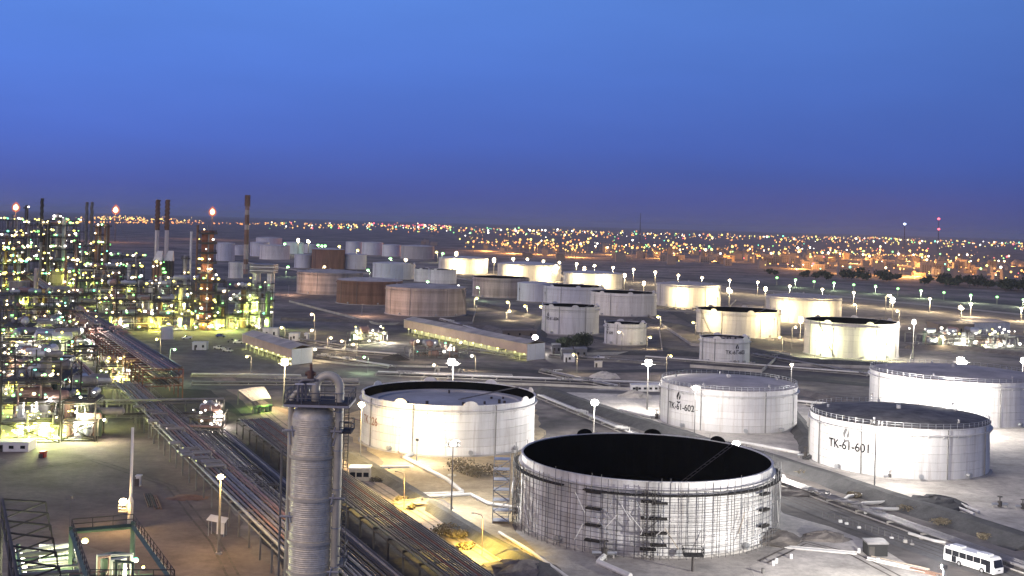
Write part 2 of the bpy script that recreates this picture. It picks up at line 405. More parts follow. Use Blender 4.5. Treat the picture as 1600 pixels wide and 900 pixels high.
def tracks(px, off, label):
    pts = subdiv([G(u, v) for u, v in px], 6)
    for k, d in enumerate((off, off + 1.7)):
        l = offset_line(pts, d - .22); r = offset_line(pts, d + .22); mb = MB()
        for p, q in zip(l, r):
            w = R0.uniform(-.12, .12); mb.v += [(p.x + w, p.y, .115), (q.x + w, q.y, .115)]
        for i in range(len(l)-1): mb.face((2*i+1, 2*i+3, 2*i+2, 2*i))
        o = mb.build('tyre_track', 'track_dark'); struct(o, label + (', near wheel' if k else ', far wheel'))
        if o.data.polygons[0].normal.z < 0: o.data.flip_normals()
tracks([(380,612),(450,668),(560,742),(660,803),(760,865),(850,925)], -1.6, 'tyre track on the sandy road by the racks')
tracks([(1170,746),(1215,770),(1330,815),(1430,850),(1540,890),(1620,920)], -2.0, 'tyre track on the bus road')
tracks([(1170,746),(1215,770),(1330,815),(1430,850),(1540,890),(1620,920)], 1.6, 'second tyre track on the bus road')
tracks([(1200,880),(1260,850),(1330,868),(1400,905)], 0, 'curved tyre track over the pale sand yard')
tracks([(20,740),(140,720),(260,760),(330,850),(360,910)], 0, 'curved tyre track over the dirt yard')
# ------------------------------------------------------------------ storage tanks
TANKS = {}
def ring_prism(mb, x, y, r0, r1, z0, z1, n, a0=0, a1=None):
    mb.lathe(x, y, [(r0, z0), (r1, z0), (r1, z1), (r0, z1), (r0, z0)], n, a0=a0, a1=a1)
def tank(key, xl, xr, vb, vr, label, shell='white_paint', roof='cone', roofmat='roof_grey', n=48, courses=6, drop=3.0, rails=False, pourers=0, pipes=0, stair=None, plates=0, group='storage tanks', inner='black_inner', girder=True):
    uc = (xl + xr)/2; p = G(uc, vb); k = (xr - xl)/2/F
    rad = k * p.length / (1 - k) if p.y > 0 else 5
    p2 = Vector((p.x, p.y, 0)); rad = k*p.y/(1-k); d = p2.normalized(); c = p2 + d*rad
    h = max(6.0, height_at(p, uc, vr))
    t = thing('storage_tank', label, 'tank', (c.x, c.y, 0), group)
    t['h'] = h
    TANKS[key] = (t, c, rad, h)
    th = .12
    mb = MB(); mb.lathe(c.x, c.y, [(rad+.8, -.05), (rad+.5, .35), (rad-.4, .35)], n); mb.build('foundation', 'concrete', t)
    z = .35; ch = (h - .35)/courses
    for i in range(courses):
        prd = .03*(courses - 1 - i) if courses <= 4 else .02*(courses-1-i)
        r = rad + prd
        if plates:
            for j in range(plates):
                a0 = 2*math.pi*(j + .5*(i % 2))/plates; a1 = a0 + 2*math.pi/plates - .004
                mb = MB(); mb.lathe(c.x, c.y, [(r, z), (r+.04, z+.02), (r+.04, z+ch-.06), (r, z+ch-.03)], 3, a0=a0, a1=a1)
                mb.build('shell_plate', shell, t)
            mb = MB(); mb.lathe(c.x, c.y, [(r-.02, z), (r-.02, z+ch)], n); mb.build('shell_course', shell, t)
        else:
            mb = MB(); mb.lathe(c.x, c.y, [(r-.05, z), (r, z+.01), (r, z+ch-.04), (r-.05, z+ch-.03)], n); mb.build('shell_course', shell, t, smooth=False)
        z += ch
    if roof == 'cone':
        mb = MB(); rise = rad*.07
        mb.lathe(c.x, c.y, [(rad+.12, h-.35), (rad+.14, h+.02), (rad*.995, h+.08), (rad*.66, h+.08+rise*.55), (rad*.33, h+.08+rise*.87), (.2, h+.08+rise)], n, False, True)
        ro = mb.build('roof', roofmat, t)
        mb = MB(); ring_prism(mb, c.x, c.y, rad+.05, rad+.22, h-.30, h-.02, n); mb.build('roof_edge', shell, t)
        if n >= 40:
            for j in range(5):
                a = j*math.pi/2.5 + .3; q = .8*rad; mb = MB()
                mb.cyl(c.x + q*math.cos(a), c.y + q*math.sin(a), h, h + .7 + rise*.4, .3, n=8); mb.build('roof_vent', 'grey_paint', ro)
            mb = MB(); mb.cyl(c.x, c.y, h+rise, h + rise + 1.0, .6, n=10); mb.build('roof_vent', 'grey_paint', ro)
    else:
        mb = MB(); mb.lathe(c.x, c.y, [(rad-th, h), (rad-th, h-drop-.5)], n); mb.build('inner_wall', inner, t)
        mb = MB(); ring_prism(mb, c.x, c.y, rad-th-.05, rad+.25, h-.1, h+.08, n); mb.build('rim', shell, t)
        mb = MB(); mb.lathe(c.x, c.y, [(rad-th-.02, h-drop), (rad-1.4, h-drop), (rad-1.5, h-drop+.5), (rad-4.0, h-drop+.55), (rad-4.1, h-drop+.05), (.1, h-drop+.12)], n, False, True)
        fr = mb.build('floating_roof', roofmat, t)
        if drop < 7 and n >= 40:
            for j in range(14):
                a = R0.uniform(0, 6.28); q = R0.uniform(.2, .8)*rad; mb = MB()
                mb.cyl(c.x + q*math.cos(a), c.y + q*math.sin(a), h-drop, h-drop+R0.uniform(.5, 1.3), R0.uniform(.2, .5), n=8)
                mb.build('roof_fitting', 'steel_dark', fr)
        # rolling ladder from rim to floating roof
        a = math.radians(35)
        if n >= 40:
            mb = MB(); e1 = c + Vector((math.cos(a), math.sin(a), 0))*(rad-.4); e2 = c + Vector((math.cos(a), math.sin(a), 0))*(rad-14) + Vector((-5, -3, 0))
            for s_ in (-.4, .4): mb.bar((e1.x+s_, e1.y, h+.2), (e2.x+s_, e2.y, h-drop+.4), .09)
            for j in range(16):
                f = j/15; q = e1.lerp(e2, f); zz = h+.2 + (-drop+.2)*f
                mb.bar((q.x-.4, q.y, zz), (q.x+.4, q.y, zz), .05)
            mb.build('rolling_ladder', 'steel_dark' if drop > 6 else 'steel_grey', t)
    if girder and n >= 40:
        zg = h - 1.6
        mb = MB(); ring_prism(mb, c.x, c.y, rad, rad+.75, zg, zg+.12, n)
        nb = 36
        for j in range(nb):
            a = 2*math.pi*j/nb; x0 = c.x + rad*math.cos(a); y0 = c.y + rad*math.sin(a); x1 = c.x + (rad+.7)*math.cos(a); y1 = c.y + (rad+.7)*math.sin(a)
            mb.bar((x0, y0, zg-.8), (x1, y1, zg), .07)
        mb.build('wind_girder', shell, t)
    elif girder:
        mb = MB(); ring_prism(mb, c.x, c.y, rad, rad+.5, h-1.4, h-1.15, n); mb.build('wind_girder', shell, t)
    if rails:
        mb = MB(); nb = 72
        for j in range(nb):
            a = 2*math.pi*j/nb; x0 = c.x + (rad-.1)*math.cos(a); y0 = c.y + (rad-.1)*math.sin(a)
            mb.box(x0-.05, x0+.05, y0-.05, y0+.05, h, h+1.25)
        for zz in (.65, 1.22): ring_prism(mb, c.x, c.y, rad-.13, rad-.07, h+zz-.03, h+zz+.03, nb)
        mb.build('handrail', 'galv', t)
    for j in range(pourers if isinstance(pourers, int) else len(pourers)):
        a = 2*math.pi*(j+.37)/pourers if isinstance(pourers, int) else math.atan2(c.y, c.x) + math.radians(pourers[j])
        mb = MB(); x0 = c.x + rad*math.cos(a); y0 = c.y + rad*math.sin(a); tx, ty = -math.sin(a), math.cos(a)
        w = 1.9; pts = [(w*math.cos(s), 1.15*math.sin(s)) for s in [math.pi*i/8 for i in range(9)]]
        b0 = len(mb.v)
        for off in (-.12, .14):
            for (q, zz) in pts: mb.v.append((x0 + tx*q + math.cos(a)*off, y0 + ty*q + math.sin(a)*off, h + zz))
        m_ = len(pts)
        mb.face(tuple(b0+i for i in range(m_))); mb.face(tuple(b0+m_+i for i in range(m_))[::-1])
        for i in range(m_): mb.face((b0+i, b0+(i+1) % m_, b0+m_+(i+1) % m_, b0+m_+i))
        mb.build('foam_shield', shell if isinstance(pourers, int) else 'black_inner', t)
    base_a = math.atan2(-c.y, -c.x)
    for j in range(pipes):
        a = base_a + math.radians([-58, -22, 31, 66, -80, 8][j % 6]); r = rad + .35
        x0 = c.x + r*math.cos(a); y0 = c.y + r*math.sin(a)
        mb = MB(); mb.tube([(x0, y0, .4), (x0, y0, h - .4), (c.x + (rad-.1)*math.cos(a), c.y + (rad-.1)*math.sin(a), h-.1)], .14, 6)
        mb.build('riser_pipe', 'steel_grey' , t)
    if stair is not None:
        a0, a1 = [base_a + math.radians(s) for s in stair]; ns = 34
        mb = MB()
        for j in range(ns+1):
            f = j/ns; a = a0 + (a1-a0)*f; zz = .4 + (h-.6)*f
            x0 = c.x + (rad+.1)*math.cos(a); y0 = c.y + (rad+.1)*math.sin(a); x1 = c.x + (rad+1.1)*math.cos(a); y1 = c.y + (rad+1.1)*math.sin(a)
            mb.bar((x0, y0, zz), (x1, y1, zz), .09)
            if j % 3 == 0: mb.bar((x1, y1, zz), (x1, y1, zz+1.1), .05)
        for r_, dz, rr in ((.12, 0, .1), (1.1, 0, .1), (1.1, 1.1, .06)):
            mb.tube([(c.x + (rad+r_)*math.cos(a0+(a1-a0)*j/16), c.y + (rad+r_)*math.sin(a0+(a1-a0)*j/16), .4+(h-.6)*j/16+dz) for j in range(17)], rr, 4)
        mb.build('spiral_stair', 'steel_grey', t)
    if n >= 40:
        for j, da in enumerate((-38, 14, 47)):
            a = base_a + math.radians(da); mb = MB()
            x0 = c.x + rad*math.cos(a); y0 = c.y + rad*math.sin(a); x1 = c.x + (rad+1.1)*math.cos(a); y1 = c.y + (rad+1.1)*math.sin(a)
            mb.tube([(x0, y0, 1.2), (x1, y1, 1.2)], .45, 10); mb.tube([(x1, y1, 1.2), (x1+math.cos(a)*.15, y1+math.sin(a)*.15, 1.2)], .62, 10)
            mb.build('manhole_nozzle', 'galv', t)
    return t
def wall_angle(key, u, v):
    t, c, r, h = TANKS[key]; d = ray(u, v); o = Vector((0, 0, H))
    A = d.x*d.x + d.y*d.y; B = -2*(d.x*c.x + d.y*c.y); Cc = c.x**2 + c.y**2 - r*r
    D = B*B - 4*A*Cc
    if D < 0: D = 0
    s = (-B - math.sqrt(D))/(2*A); q = o + d*s
    return math.atan2(q.y - c.y, q.x - c.x), q.z
def lettering(key, text, u, v, size, mat='ink', name='lettering', squeeze=.9):
    t, c, r, h = TANKS[key]; a, z = wall_angle(key, u, v)
    cu = bpy.data.curves.new('txt', 'FONT'); cu.body = text; cu.size = size; cu.align_x = 'CENTER'; cu.align_y = 'CENTER'; cu.offset = size*.014
    ob = bpy.data.objects.new('txt', cu); C.objects.link(ob)
    dg = bpy.context.evaluated_depsgraph_get(); me = bpy.data.meshes.new_from_object(ob.evaluated_get(dg))
    bpy.data.objects.remove(ob); bpy.data.curves.remove(cu)
    for vt in me.vertices:
        an = a + vt.co.x*squeeze/r; zz = z + vt.co.y
        vt.co = ((r+.17)*math.cos(an), (r+.17)*math.sin(an), zz)
    me.materials.append(M(mat)); o = bpy.data.objects.new(name, me); C.objects.link(o); o.parent = t
def flame_mark(key, u, v, size, mat='ink'):
    t, c, r, h = TANKS[key]; a, z = wall_angle(key, u, v)
    def put(pts, nm):
        mb = MB()
        for x, y in pts:
            an = a + x*size/r; mb.v.append((c.x + (r+.16)*math.cos(an), c.y + (r+.16)*math.sin(an), z + y*size))
        mb.face(tuple(range(len(pts)))); mb.build(nm, mat, t)
    put([(.05,.55),(-.16,.28),(-.28,.02),(-.22,-.2),(-.08,-.3),(-.12,-.1),(-.02,.1),(.06,.3)], 'flame_emblem')
    put([(.14,.3),(.12,.1),(.04,-.1),(.08,-.26),(.2,-.16),(.24,.06)], 'flame_emblem')
    put([(-.24,-.36),(-.05,-.42),(.26,-.38),(.2,-.5),(-.05,-.56),(-.2,-.48)], 'flame_emblem')
# near and middle tanks ----------------------------------------------------
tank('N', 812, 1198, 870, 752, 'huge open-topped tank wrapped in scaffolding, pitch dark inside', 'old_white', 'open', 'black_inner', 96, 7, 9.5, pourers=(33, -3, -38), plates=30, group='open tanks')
tank('226', 564, 833, 714, 634, 'open white tank with grey floating roof, floodlit behind the grey column', 'white_paint', 'open', 'deck_white', 80, 6, 2.6, pourers=8, pipes=3, group='open tanks')
tank('602', 1032, 1241, 678, 611, 'white domed tank lettered TK-61-602 beside the dark dike', 'white_paint', 'cone', 'roof_grey', 80, 6, rails=True, pipes=5, group='lettered white tanks')
tank('601', 1268, 1534, 749, 668, 'white tank with dark stained roof lettered TK-61-601', 'white_paint', 'cone', 'roof_dark', 80, 6, rails=True, pipes=5, group='lettered white tanks')
tank('605', 1363, 1612, 667, 596, 'glaring white railed tank behind TK-61-601 at picture edge', 'white_paint', 'cone', 'roof_grey', 80, 6, rails=True, pipes=3, group='lettered white tanks')
tank('603', 1093, 1170, 569, 530, 'small white tank lettered TK-61-603 standing alone on dark ground', 'white_paint', 'open', 'roof_grey', 48, 5, 1.2, pipes=2, pourers=5)
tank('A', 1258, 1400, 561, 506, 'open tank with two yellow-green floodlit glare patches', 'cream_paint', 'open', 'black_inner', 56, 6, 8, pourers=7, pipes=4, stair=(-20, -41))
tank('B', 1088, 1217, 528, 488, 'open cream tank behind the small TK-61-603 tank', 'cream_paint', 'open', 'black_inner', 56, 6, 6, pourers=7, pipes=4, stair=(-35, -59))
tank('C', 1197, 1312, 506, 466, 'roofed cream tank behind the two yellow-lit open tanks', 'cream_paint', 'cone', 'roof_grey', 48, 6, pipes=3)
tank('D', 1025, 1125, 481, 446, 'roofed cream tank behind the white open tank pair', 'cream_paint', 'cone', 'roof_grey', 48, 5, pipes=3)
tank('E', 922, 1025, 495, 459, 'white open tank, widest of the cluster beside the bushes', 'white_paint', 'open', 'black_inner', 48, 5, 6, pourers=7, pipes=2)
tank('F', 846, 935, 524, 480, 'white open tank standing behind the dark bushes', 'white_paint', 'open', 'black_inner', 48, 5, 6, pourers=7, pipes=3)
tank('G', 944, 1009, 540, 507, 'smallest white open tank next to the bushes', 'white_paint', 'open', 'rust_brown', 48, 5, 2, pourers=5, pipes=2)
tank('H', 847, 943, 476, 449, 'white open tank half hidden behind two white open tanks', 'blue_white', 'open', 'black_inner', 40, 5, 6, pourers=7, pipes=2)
tank('I', 808, 862, 472, 443, 'plain white roofed tank at the end of the white cluster', 'blue_white', 'cone', 'deck_white', 36, 4, pipes=1)
tank('J', 738, 826, 466, 435, 'brown banded open tank in front of the glowing cream tanks', 'tan_shell', 'open', 'black_inner', 48, 9, 6)
tank('K', 602, 727, 495, 451, 'banded pinkish tank, nearest of the three rusty tanks', 'tan_shell', 'cone', 'roof_grey', 56, 10, pipes=3, stair=(85, 60))
tank('L', 526, 628, 477, 440, 'dark rust brown tank between two pinkish tanks', 'rust_brown', 'cone', 'roof_grey', 48, 8, pipes=2)
tank('M', 464, 566, 461, 427, 'pinkish tank behind the rust brown tank', 'tan_shell', 'cone', 'roof_grey', 48, 8, pipes=3)
# middle-distance
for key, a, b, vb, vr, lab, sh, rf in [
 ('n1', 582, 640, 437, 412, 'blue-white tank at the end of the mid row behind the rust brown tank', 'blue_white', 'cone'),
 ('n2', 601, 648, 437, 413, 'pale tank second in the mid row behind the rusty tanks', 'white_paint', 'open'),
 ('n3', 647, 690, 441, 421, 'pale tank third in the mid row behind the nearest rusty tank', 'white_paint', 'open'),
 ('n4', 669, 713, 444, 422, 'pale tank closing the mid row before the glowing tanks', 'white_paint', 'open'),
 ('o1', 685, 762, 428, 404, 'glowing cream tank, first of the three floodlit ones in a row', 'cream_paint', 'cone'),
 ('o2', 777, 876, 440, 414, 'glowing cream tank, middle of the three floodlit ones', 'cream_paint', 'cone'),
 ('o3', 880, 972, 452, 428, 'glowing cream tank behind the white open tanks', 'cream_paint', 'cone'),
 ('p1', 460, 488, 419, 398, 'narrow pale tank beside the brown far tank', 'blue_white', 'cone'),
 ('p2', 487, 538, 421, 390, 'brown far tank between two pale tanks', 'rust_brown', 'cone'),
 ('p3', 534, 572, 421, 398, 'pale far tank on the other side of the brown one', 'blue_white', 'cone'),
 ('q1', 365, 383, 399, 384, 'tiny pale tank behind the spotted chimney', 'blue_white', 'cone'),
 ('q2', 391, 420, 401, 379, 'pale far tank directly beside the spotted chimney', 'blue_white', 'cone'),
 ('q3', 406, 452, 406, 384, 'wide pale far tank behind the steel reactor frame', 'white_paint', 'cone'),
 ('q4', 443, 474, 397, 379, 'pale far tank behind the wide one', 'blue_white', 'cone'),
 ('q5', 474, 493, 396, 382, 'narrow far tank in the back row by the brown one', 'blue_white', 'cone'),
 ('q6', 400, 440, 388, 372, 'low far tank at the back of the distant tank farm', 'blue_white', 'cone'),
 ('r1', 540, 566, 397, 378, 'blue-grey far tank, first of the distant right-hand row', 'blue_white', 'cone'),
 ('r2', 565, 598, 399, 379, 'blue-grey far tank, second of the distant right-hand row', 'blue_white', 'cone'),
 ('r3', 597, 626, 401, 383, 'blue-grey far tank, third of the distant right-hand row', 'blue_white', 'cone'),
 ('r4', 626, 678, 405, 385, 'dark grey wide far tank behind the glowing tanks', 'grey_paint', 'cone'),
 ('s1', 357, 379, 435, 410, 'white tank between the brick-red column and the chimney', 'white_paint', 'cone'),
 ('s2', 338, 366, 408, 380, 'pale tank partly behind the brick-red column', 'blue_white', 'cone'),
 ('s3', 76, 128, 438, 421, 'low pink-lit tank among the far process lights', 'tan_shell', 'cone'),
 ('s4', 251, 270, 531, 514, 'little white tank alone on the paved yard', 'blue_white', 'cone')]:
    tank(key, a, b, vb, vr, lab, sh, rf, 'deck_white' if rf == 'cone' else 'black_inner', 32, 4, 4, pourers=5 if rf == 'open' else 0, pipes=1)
for k_, tx, u, v, s_, m_ in [('602','TK-61-602',1063,636,2.7,'ink'),('601','TK-61-601',1325,697,3.1,'ink'),('605','61-605',1419,617,2.9,'ink_pale'),('603','TK-61-603',1150,551,2.4,'ink'),
                         ('226','TK 226',578,657,3.0,'ink_red'),('F','TK-61-604',862,498,2.3,'ink'),('G','TK 609',952,520,2.0,'ink')]:
    lettering(k_, tx, u, v, s_, m_)
for k_, u, v, s_, m_ in [('602',1061,620,3.4,'ink'),('601',1323,678,3.6,'ink_pale'),('605',1415,606,3.2,'ink_pale'),('603',1152,543,3.0,'ink'),('F',857,492,3.0,'ink'),('G',950,511,2.8,'ink'),('H',852,458,3,'ink'),('I',812,452,3,'ink')]:
    flame_mark(k_, u, v, s_, m_)

# scaffolding round the near tank ------------------------------------------
t0, c0, r0, h0 = TANKS['N']
scf = thing('scaffolding', 'dense tube scaffolding with dark boards wrapped round the huge open tank', 'scaffolding', (c0.x, c0.y, 0))
NS = 104; ro_, ri_ = r0 + 1.75, r0 + .95
def P(a, r, z): return (c0.x + r*math.cos(a), c0.y + r*math.sin(a), z)
pm = MB(); pm.tube([(0, 0, 0), (0, 0, 1)], .06, 5); pole_src = pm.build('standard', 'scaffold_tube'); pole_me = pole_src.data
bpy.data.objects.remove(pole_src)
for j in range(NS):
    a = 2*math.pi*j/NS + R0.uniform(-.01, .01)
    o = inst('standard', pole_me, P(a, ro_, 0), scf, (1, 1, h0 - 1.2 + R0.choice([0, 0, .6, 1.4, 2.2])))
    if j % 2: inst('standard', pole_me, P(a, ri_, 0), scf, (1, 1, h0 - 1.8))
nl = 13
for k in range(nl):
    z = 1.2 + k*(h0-2.6)/(nl-1)
    mb = MB()
    for j in range(NS):
        if True:
            a = 2*math.pi*j/NS; b_ = 2*math.pi*(j+1)/NS; dz = .12*math.sin(j*.35+k)
            mb.bar(P(a, ro_, z+dz), P(b_, ro_, z+dz), .05)
    mb.build('ledger', 'scaffold_tube', scf)
ba = math.atan2(-c0.y, -c0.x)
def deck(a0, a1, z, th=.22, name='scaffold_board', mat='board'):
    mb = MB(); mb.lathe(c0.x, c0.y, [(ri_-.1, z), (ro_+.12, z), (ro_+.12, z+th), (ri_-.1, z+th), (ri_-.1, z)], max(2, int(abs(a1-a0)*NS/6.28*2)), a0=a0, a1=a1); mb.build(name, mat, scf)
for s_ in range(40):
    a0 = ba - 1.75 + s_*3.5/40
    if not (1.12 < s_/40*3.5 < 1.3): deck(a0, a0 + 3.5/40 - .004, h0 - 2.35)
for da, zs in ((-.36, (2.2, 5.0, 8.0, 11.0)), (.03, (1.6, 4.2, 7.2, 10.2, 11.4)), (.10, (2.4, 4.6, 7.2, 10.0)), (1.02, (4, 7, 10))):
    for z in zs: deck(ba + da - .055, ba + da + .055, z, .34)
for k in range(22):   # light timber and tube braces leaning on the scaffold
    a = ba + R0.uniform(-1.5, 1.5); z = R0.uniform(1, 8); L = R0.uniform(.05, .12)*R0.choice([-1, 1])
    mb = MB(); mb.bar(P(a, ro_+.12, z), P(a+L, ro_+.12, min(h0-.5, z+R0.uniform(2.5, 4.5))), .08); mb.build('brace', R0.choice(['pipe_white', 'galv', 'wood']), scf)
for da in (.01, .06):
    mb = MB(); a = ba + da
    for j in range(26): mb.bar(P(a-.01, ro_+.25, .5*j), P(a+.01, ro_+.25, .5*j), .05)
    for s_ in (-.01, .01): mb.bar(P(a+s_, ro_+.25, 0), P(a+s_, ro_+.25, h0-1), .06)
    mb.build('ladder', 'steel_dark', scf)
# access stair tower
st_ = thing('stair_tower', 'scaffold stair tower standing against the wrapped tank', 'stair tower', P(ba - 1.35, r0+4.2, 0))
cx, cy = st_.location.x, st_.location.y
for dx in (-1.6, 1.6):
    for dy in (-1.2, 1.2):
        mb = MB(); mb.bar((cx+dx, cy+dy, 0), (cx+dx, cy+dy, h0-.3), .07); mb.build('post', 'galv', st_)
for k in range(7):
    z = .5 + k*(h0-1.5)/6
    mb = MB(); mb.box(cx-1.7, cx+1.7, cy-1.3, cy+1.3, z, z+.1)
    if k < 6:
        s_ = 1 if k % 2 else -1
        mb.bar((cx-s_*1.5, cy-1.25, z+.1), (cx+s_*1.5, cy-1.25, z+(h0-1.5)/6), .10)
    for dy in (-1.25, 1.25): mb.bar((cx-1.7, cy+dy, z+1.1), (cx+1.7, cy+dy, z+1.1), .05)
    mb.build('landing', 'galv', st_)
# ------------------------------------------------------------------ big clad column in front
DZ = 137.0
top = at(491, 640, DZ); bx, by, ht = top.x, DZ, top.z
mpx = DZ/F
col = thing('distillation_column', 'tall grey metal-clad column with curved overhead duct and platforms', 'column', (bx, by, 0))
RB = 2.52
mb = MB(); mb.lathe(bx, by, [(RB+.35, 0), (RB+.3, .6), (RB, .6), (RB, 4)], 40, True); mb.build('skirt', 'concrete', col)
z = 4.0; k = 0
while z < ht - 1.2:
    hh = .92
    mb = MB(); r = RB + (.012 if k % 2 else 0)
    pr = [(r-.04, z)]
    for j in range(4):   # corrugation of the cladding sheet
        pr += [(r, z + .04 + j*hh/4), (r+.05, z + .10 + j*hh/4), (r, z + .17 + j*hh/4)]
    pr.append((r-.04, z+hh)); mb.lathe(bx, by, pr, 48); mb.build('cladding_band', 'clad', col, smooth=True)
    z += hh; k += 1
mb = MB(); mb.lathe(bx, by, [(RB, z), (RB*.985, z+.35), (RB*.9, z+.85), (RB*.7, z+1.25), (RB*.4, z+1.5), (.05, z+1.58)], 48); mb.build('domed_head', 'clad', col, smooth=True)
for v in (710, 775, 842, 889, 940, 1000):
    zz = height_at(Vector((bx, by, 0)), 488, v)
    mb = MB(); ring_prism(mb, bx, by, RB-.02, RB+.24, zz-.16, zz+.16, 48); mb.build('stiffening_ring', 'duct', col)
    for j in range(0):
        pass
def elbow(c, r, a0, a1, ux, n=10):
    return [c + ux*(r*math.cos(a0+(a1-a0)*i/n)) + Vector((0, 0, r*math.sin(a0+(a1-a0)*i/n))) for i in range(n+1)]
X = Vector((1, 0, 0))
pr_ = at(529, 640, DZ - 1.2); pc = at(512, 606, DZ - 1.0); rc = 17.0*mpx
rc += .12; xr_ = pc.x + rc; xl_ = pc.x - rc
pts = [Vector((xl_, DZ - .6, ht + .4))] + elbow(Vector((pc.x, DZ - .8, pc.z)), rc, math.pi, 0, X, 14) + [Vector((xr_, DZ - 1.3, 2)), ]
mb = MB(); mb.tube(pts, .50, 14); mb.build('overhead_duct', 'duct', col, smooth=True)
for i, v in enumerate((590, 612, 640, 700, 760, 820, 880)):
    zz = height_at(Vector((0, DZ, 0)), 529, v)
    if v > 605: 
        mb = MB(); ring_prism(mb, xr_, DZ-1.0 - .3*(1 if v > 620 else .0), .49, .56, zz-.05, zz+.05, 14); mb.build('duct_band', 'galv', col)
lx = at(455, 640, DZ - .6).x
ltop = at(455, 617, DZ - .6).z
pts = [Vector((lx + 2.0, DZ - .6, ltop + .55)), Vector((lx+1.1, DZ-.6, ltop+.5)), Vector((lx + .45, DZ - .6, ltop+.22)), Vector((lx+.1, DZ - .6, ltop-.3)), Vector((lx, DZ-.6, ltop-.9)), Vector((lx, DZ - .6, 2))]
mb = MB(); mb.tube(pts, .33, 12); mb.build('side_pipe', 'duct', col, smooth=True)
mb = MB(); mb.tube([(lx-1.0, DZ-.2, at(0, 690, DZ).z), (lx-1.0, DZ-.2, 2)], .13, 8); mb.build('drain_pipe', 'steel_grey', col)
for v, side in ((672, 1), (672, -1), (775, 1), (805, -1), (889, 1), (940, -1)):
    zz = height_at(Vector((0, DZ, 0)), 490, v); xs = xr_ if side > 0 else lx
    mb = MB(); xw = bx + side*(RB-.1)
    mb.bar((xw, DZ-.9, zz), (xs+side*.9, DZ-.95, zz), .13); mb.bar((xw, DZ-1.2, zz-1.5), (xs, DZ-1.2, zz-.05), .14); mb.bar((xs-side*.8, DZ-1.7, zz+.2), (xs+side*.5, DZ-1.7, zz+.2), .13); mb.bar((xs-side*.5, DZ-1.7, zz-.5), (xs-side*.3, DZ-1.7, zz+.7), .12)
    mb.build('pipe_bracket', 'grey_paint', col)
# top platform with railing
zp = at(490, 630, DZ-2).z
x0, x1 = at(446, 630, DZ-2).x, at(546, 630, DZ-2).x
y0, y1 = DZ-3.0, DZ+3.2
mb = MB(); mb.box(x0, x1, y0, y1, zp-.06, zp+.06); mb.build('platform_deck', 'steel_dark', col)
mb = MB()
for yy in (y0, y1): mb.box(x0-.04, x1+.04, yy-.10, yy+.10, zp-.32, zp-.062)
for xx in (x0, x1): mb.box(xx-.10, xx+.10, y0+.11, y1-.11, zp-.31, zp-.062)
mb.build('platform_frame', 'grey_paint', col)
def railing(parent, corners, z, h=1.25, step=1.7, mat='steel_grey', r=.055, name='railing'):
    mb = MB()
    for a, b_ in zip(corners, corners[1:]):
        a = Vector(a); b_ = Vector(b_); n = max(1, int((b_-a).length/step))
        for j in range(n+1):
            q = a.lerp(b_, j/n); mb.bar((q.x, q.y, z), (q.x, q.y, z+h), r)
        for f in (.5, 1): mb.bar((a.x, a.y, z+h*f), (b_.x, b_.y, z+h*f), r)
    return mb.build(name, mat, parent)
railing(col, [(x0, y0), (x1-1.3, y0)], zp); railing(col, [(x0, y0), (x0, y1), (x1, y1), (x1, y0)], zp)
for j in range(10):
    pass
# side platform + ladder
sx0, sx1 = at(533, 670, DZ).x, at(551, 670, DZ).x; zs = at(540, 673, DZ).z
mb = MB(); mb.box(sx0, sx1, DZ-1.4, DZ+1.4, zs-.1, zs+.1); mb.build('side_platform', 'steel_dark', col)
railing(col, [(sx0, DZ-1.4), (sx1, DZ-1.4), (sx1, DZ+1.4), (sx0, DZ+1.4)], zs)
zs2 = at(540, 879, DZ).z
mb = MB(); mb.box(sx0-.4, sx1-.4, DZ-1.4, DZ+1.4, zs2-.1, zs2+.1); mb.build('side_platform', 'steel_grey', col)
railing(col, [(sx0-.4, DZ-1.4), (sx1-.4, DZ-1.4), (sx1-.4, DZ+1.4), (sx0-.4, DZ+1.4)], zs2, 2.2)
mb = MB(); lxx = sx0 + .55
for s_ in (-.25, .25): mb.bar((lxx+s_, DZ+.4, zs2), (lxx+s_, DZ+.4, zp), .045)
zz = zs2
while zz < zp: mb.bar((lxx-.25, DZ+.4, zz), (lxx+.25, DZ+.4, zz), .035); zz += .4
mb.build('ladder', 'steel_grey', col)
# relief pipes and red valve on top
for i in range(3):
    xx = at(470 + i*5.5, 600, DZ).x; zc_ = at(0, 588, DZ).z
    mb = MB(); mb.tube([(xx, DZ-1.5+i*.25, zp+.1)] + [tuple(v_) for v_ in elbow(Vector((xx+.75, DZ-1.5+i*.25, zc_+i*.0)), .75, math.pi, math.pi/2, X, 5)] + [(xx+1.8, DZ-1.5+i*.25, zc_+.75)], .17, 8); mb.build('relief_pipe', 'pipe_grey', col)
vx = at(488, 582, DZ); mb = MB(); mb.cyl(vx.x, DZ-1.2, vx.z-.5, vx.z+.35, .38, n=10); mb.cyl(vx.x+.05, DZ-1.2, vx.z+.35, vx.z+1.1, .16, n=8); mb.bar((vx.x-.6, DZ-1.2, vx.z), (vx.x+.6, DZ-1.2, vx.z), .22); mb.build('relief_valve', 'rust_brown', col)
for uu in (468, 486):
    q = at(uu, 600, DZ-2.2); mb = MB(); mb.obox((q.x, q.y), (1, 0), 1.0, .12, q.z-.1, q.z+.08); mb.build('tube_light', 'sign_white', col)

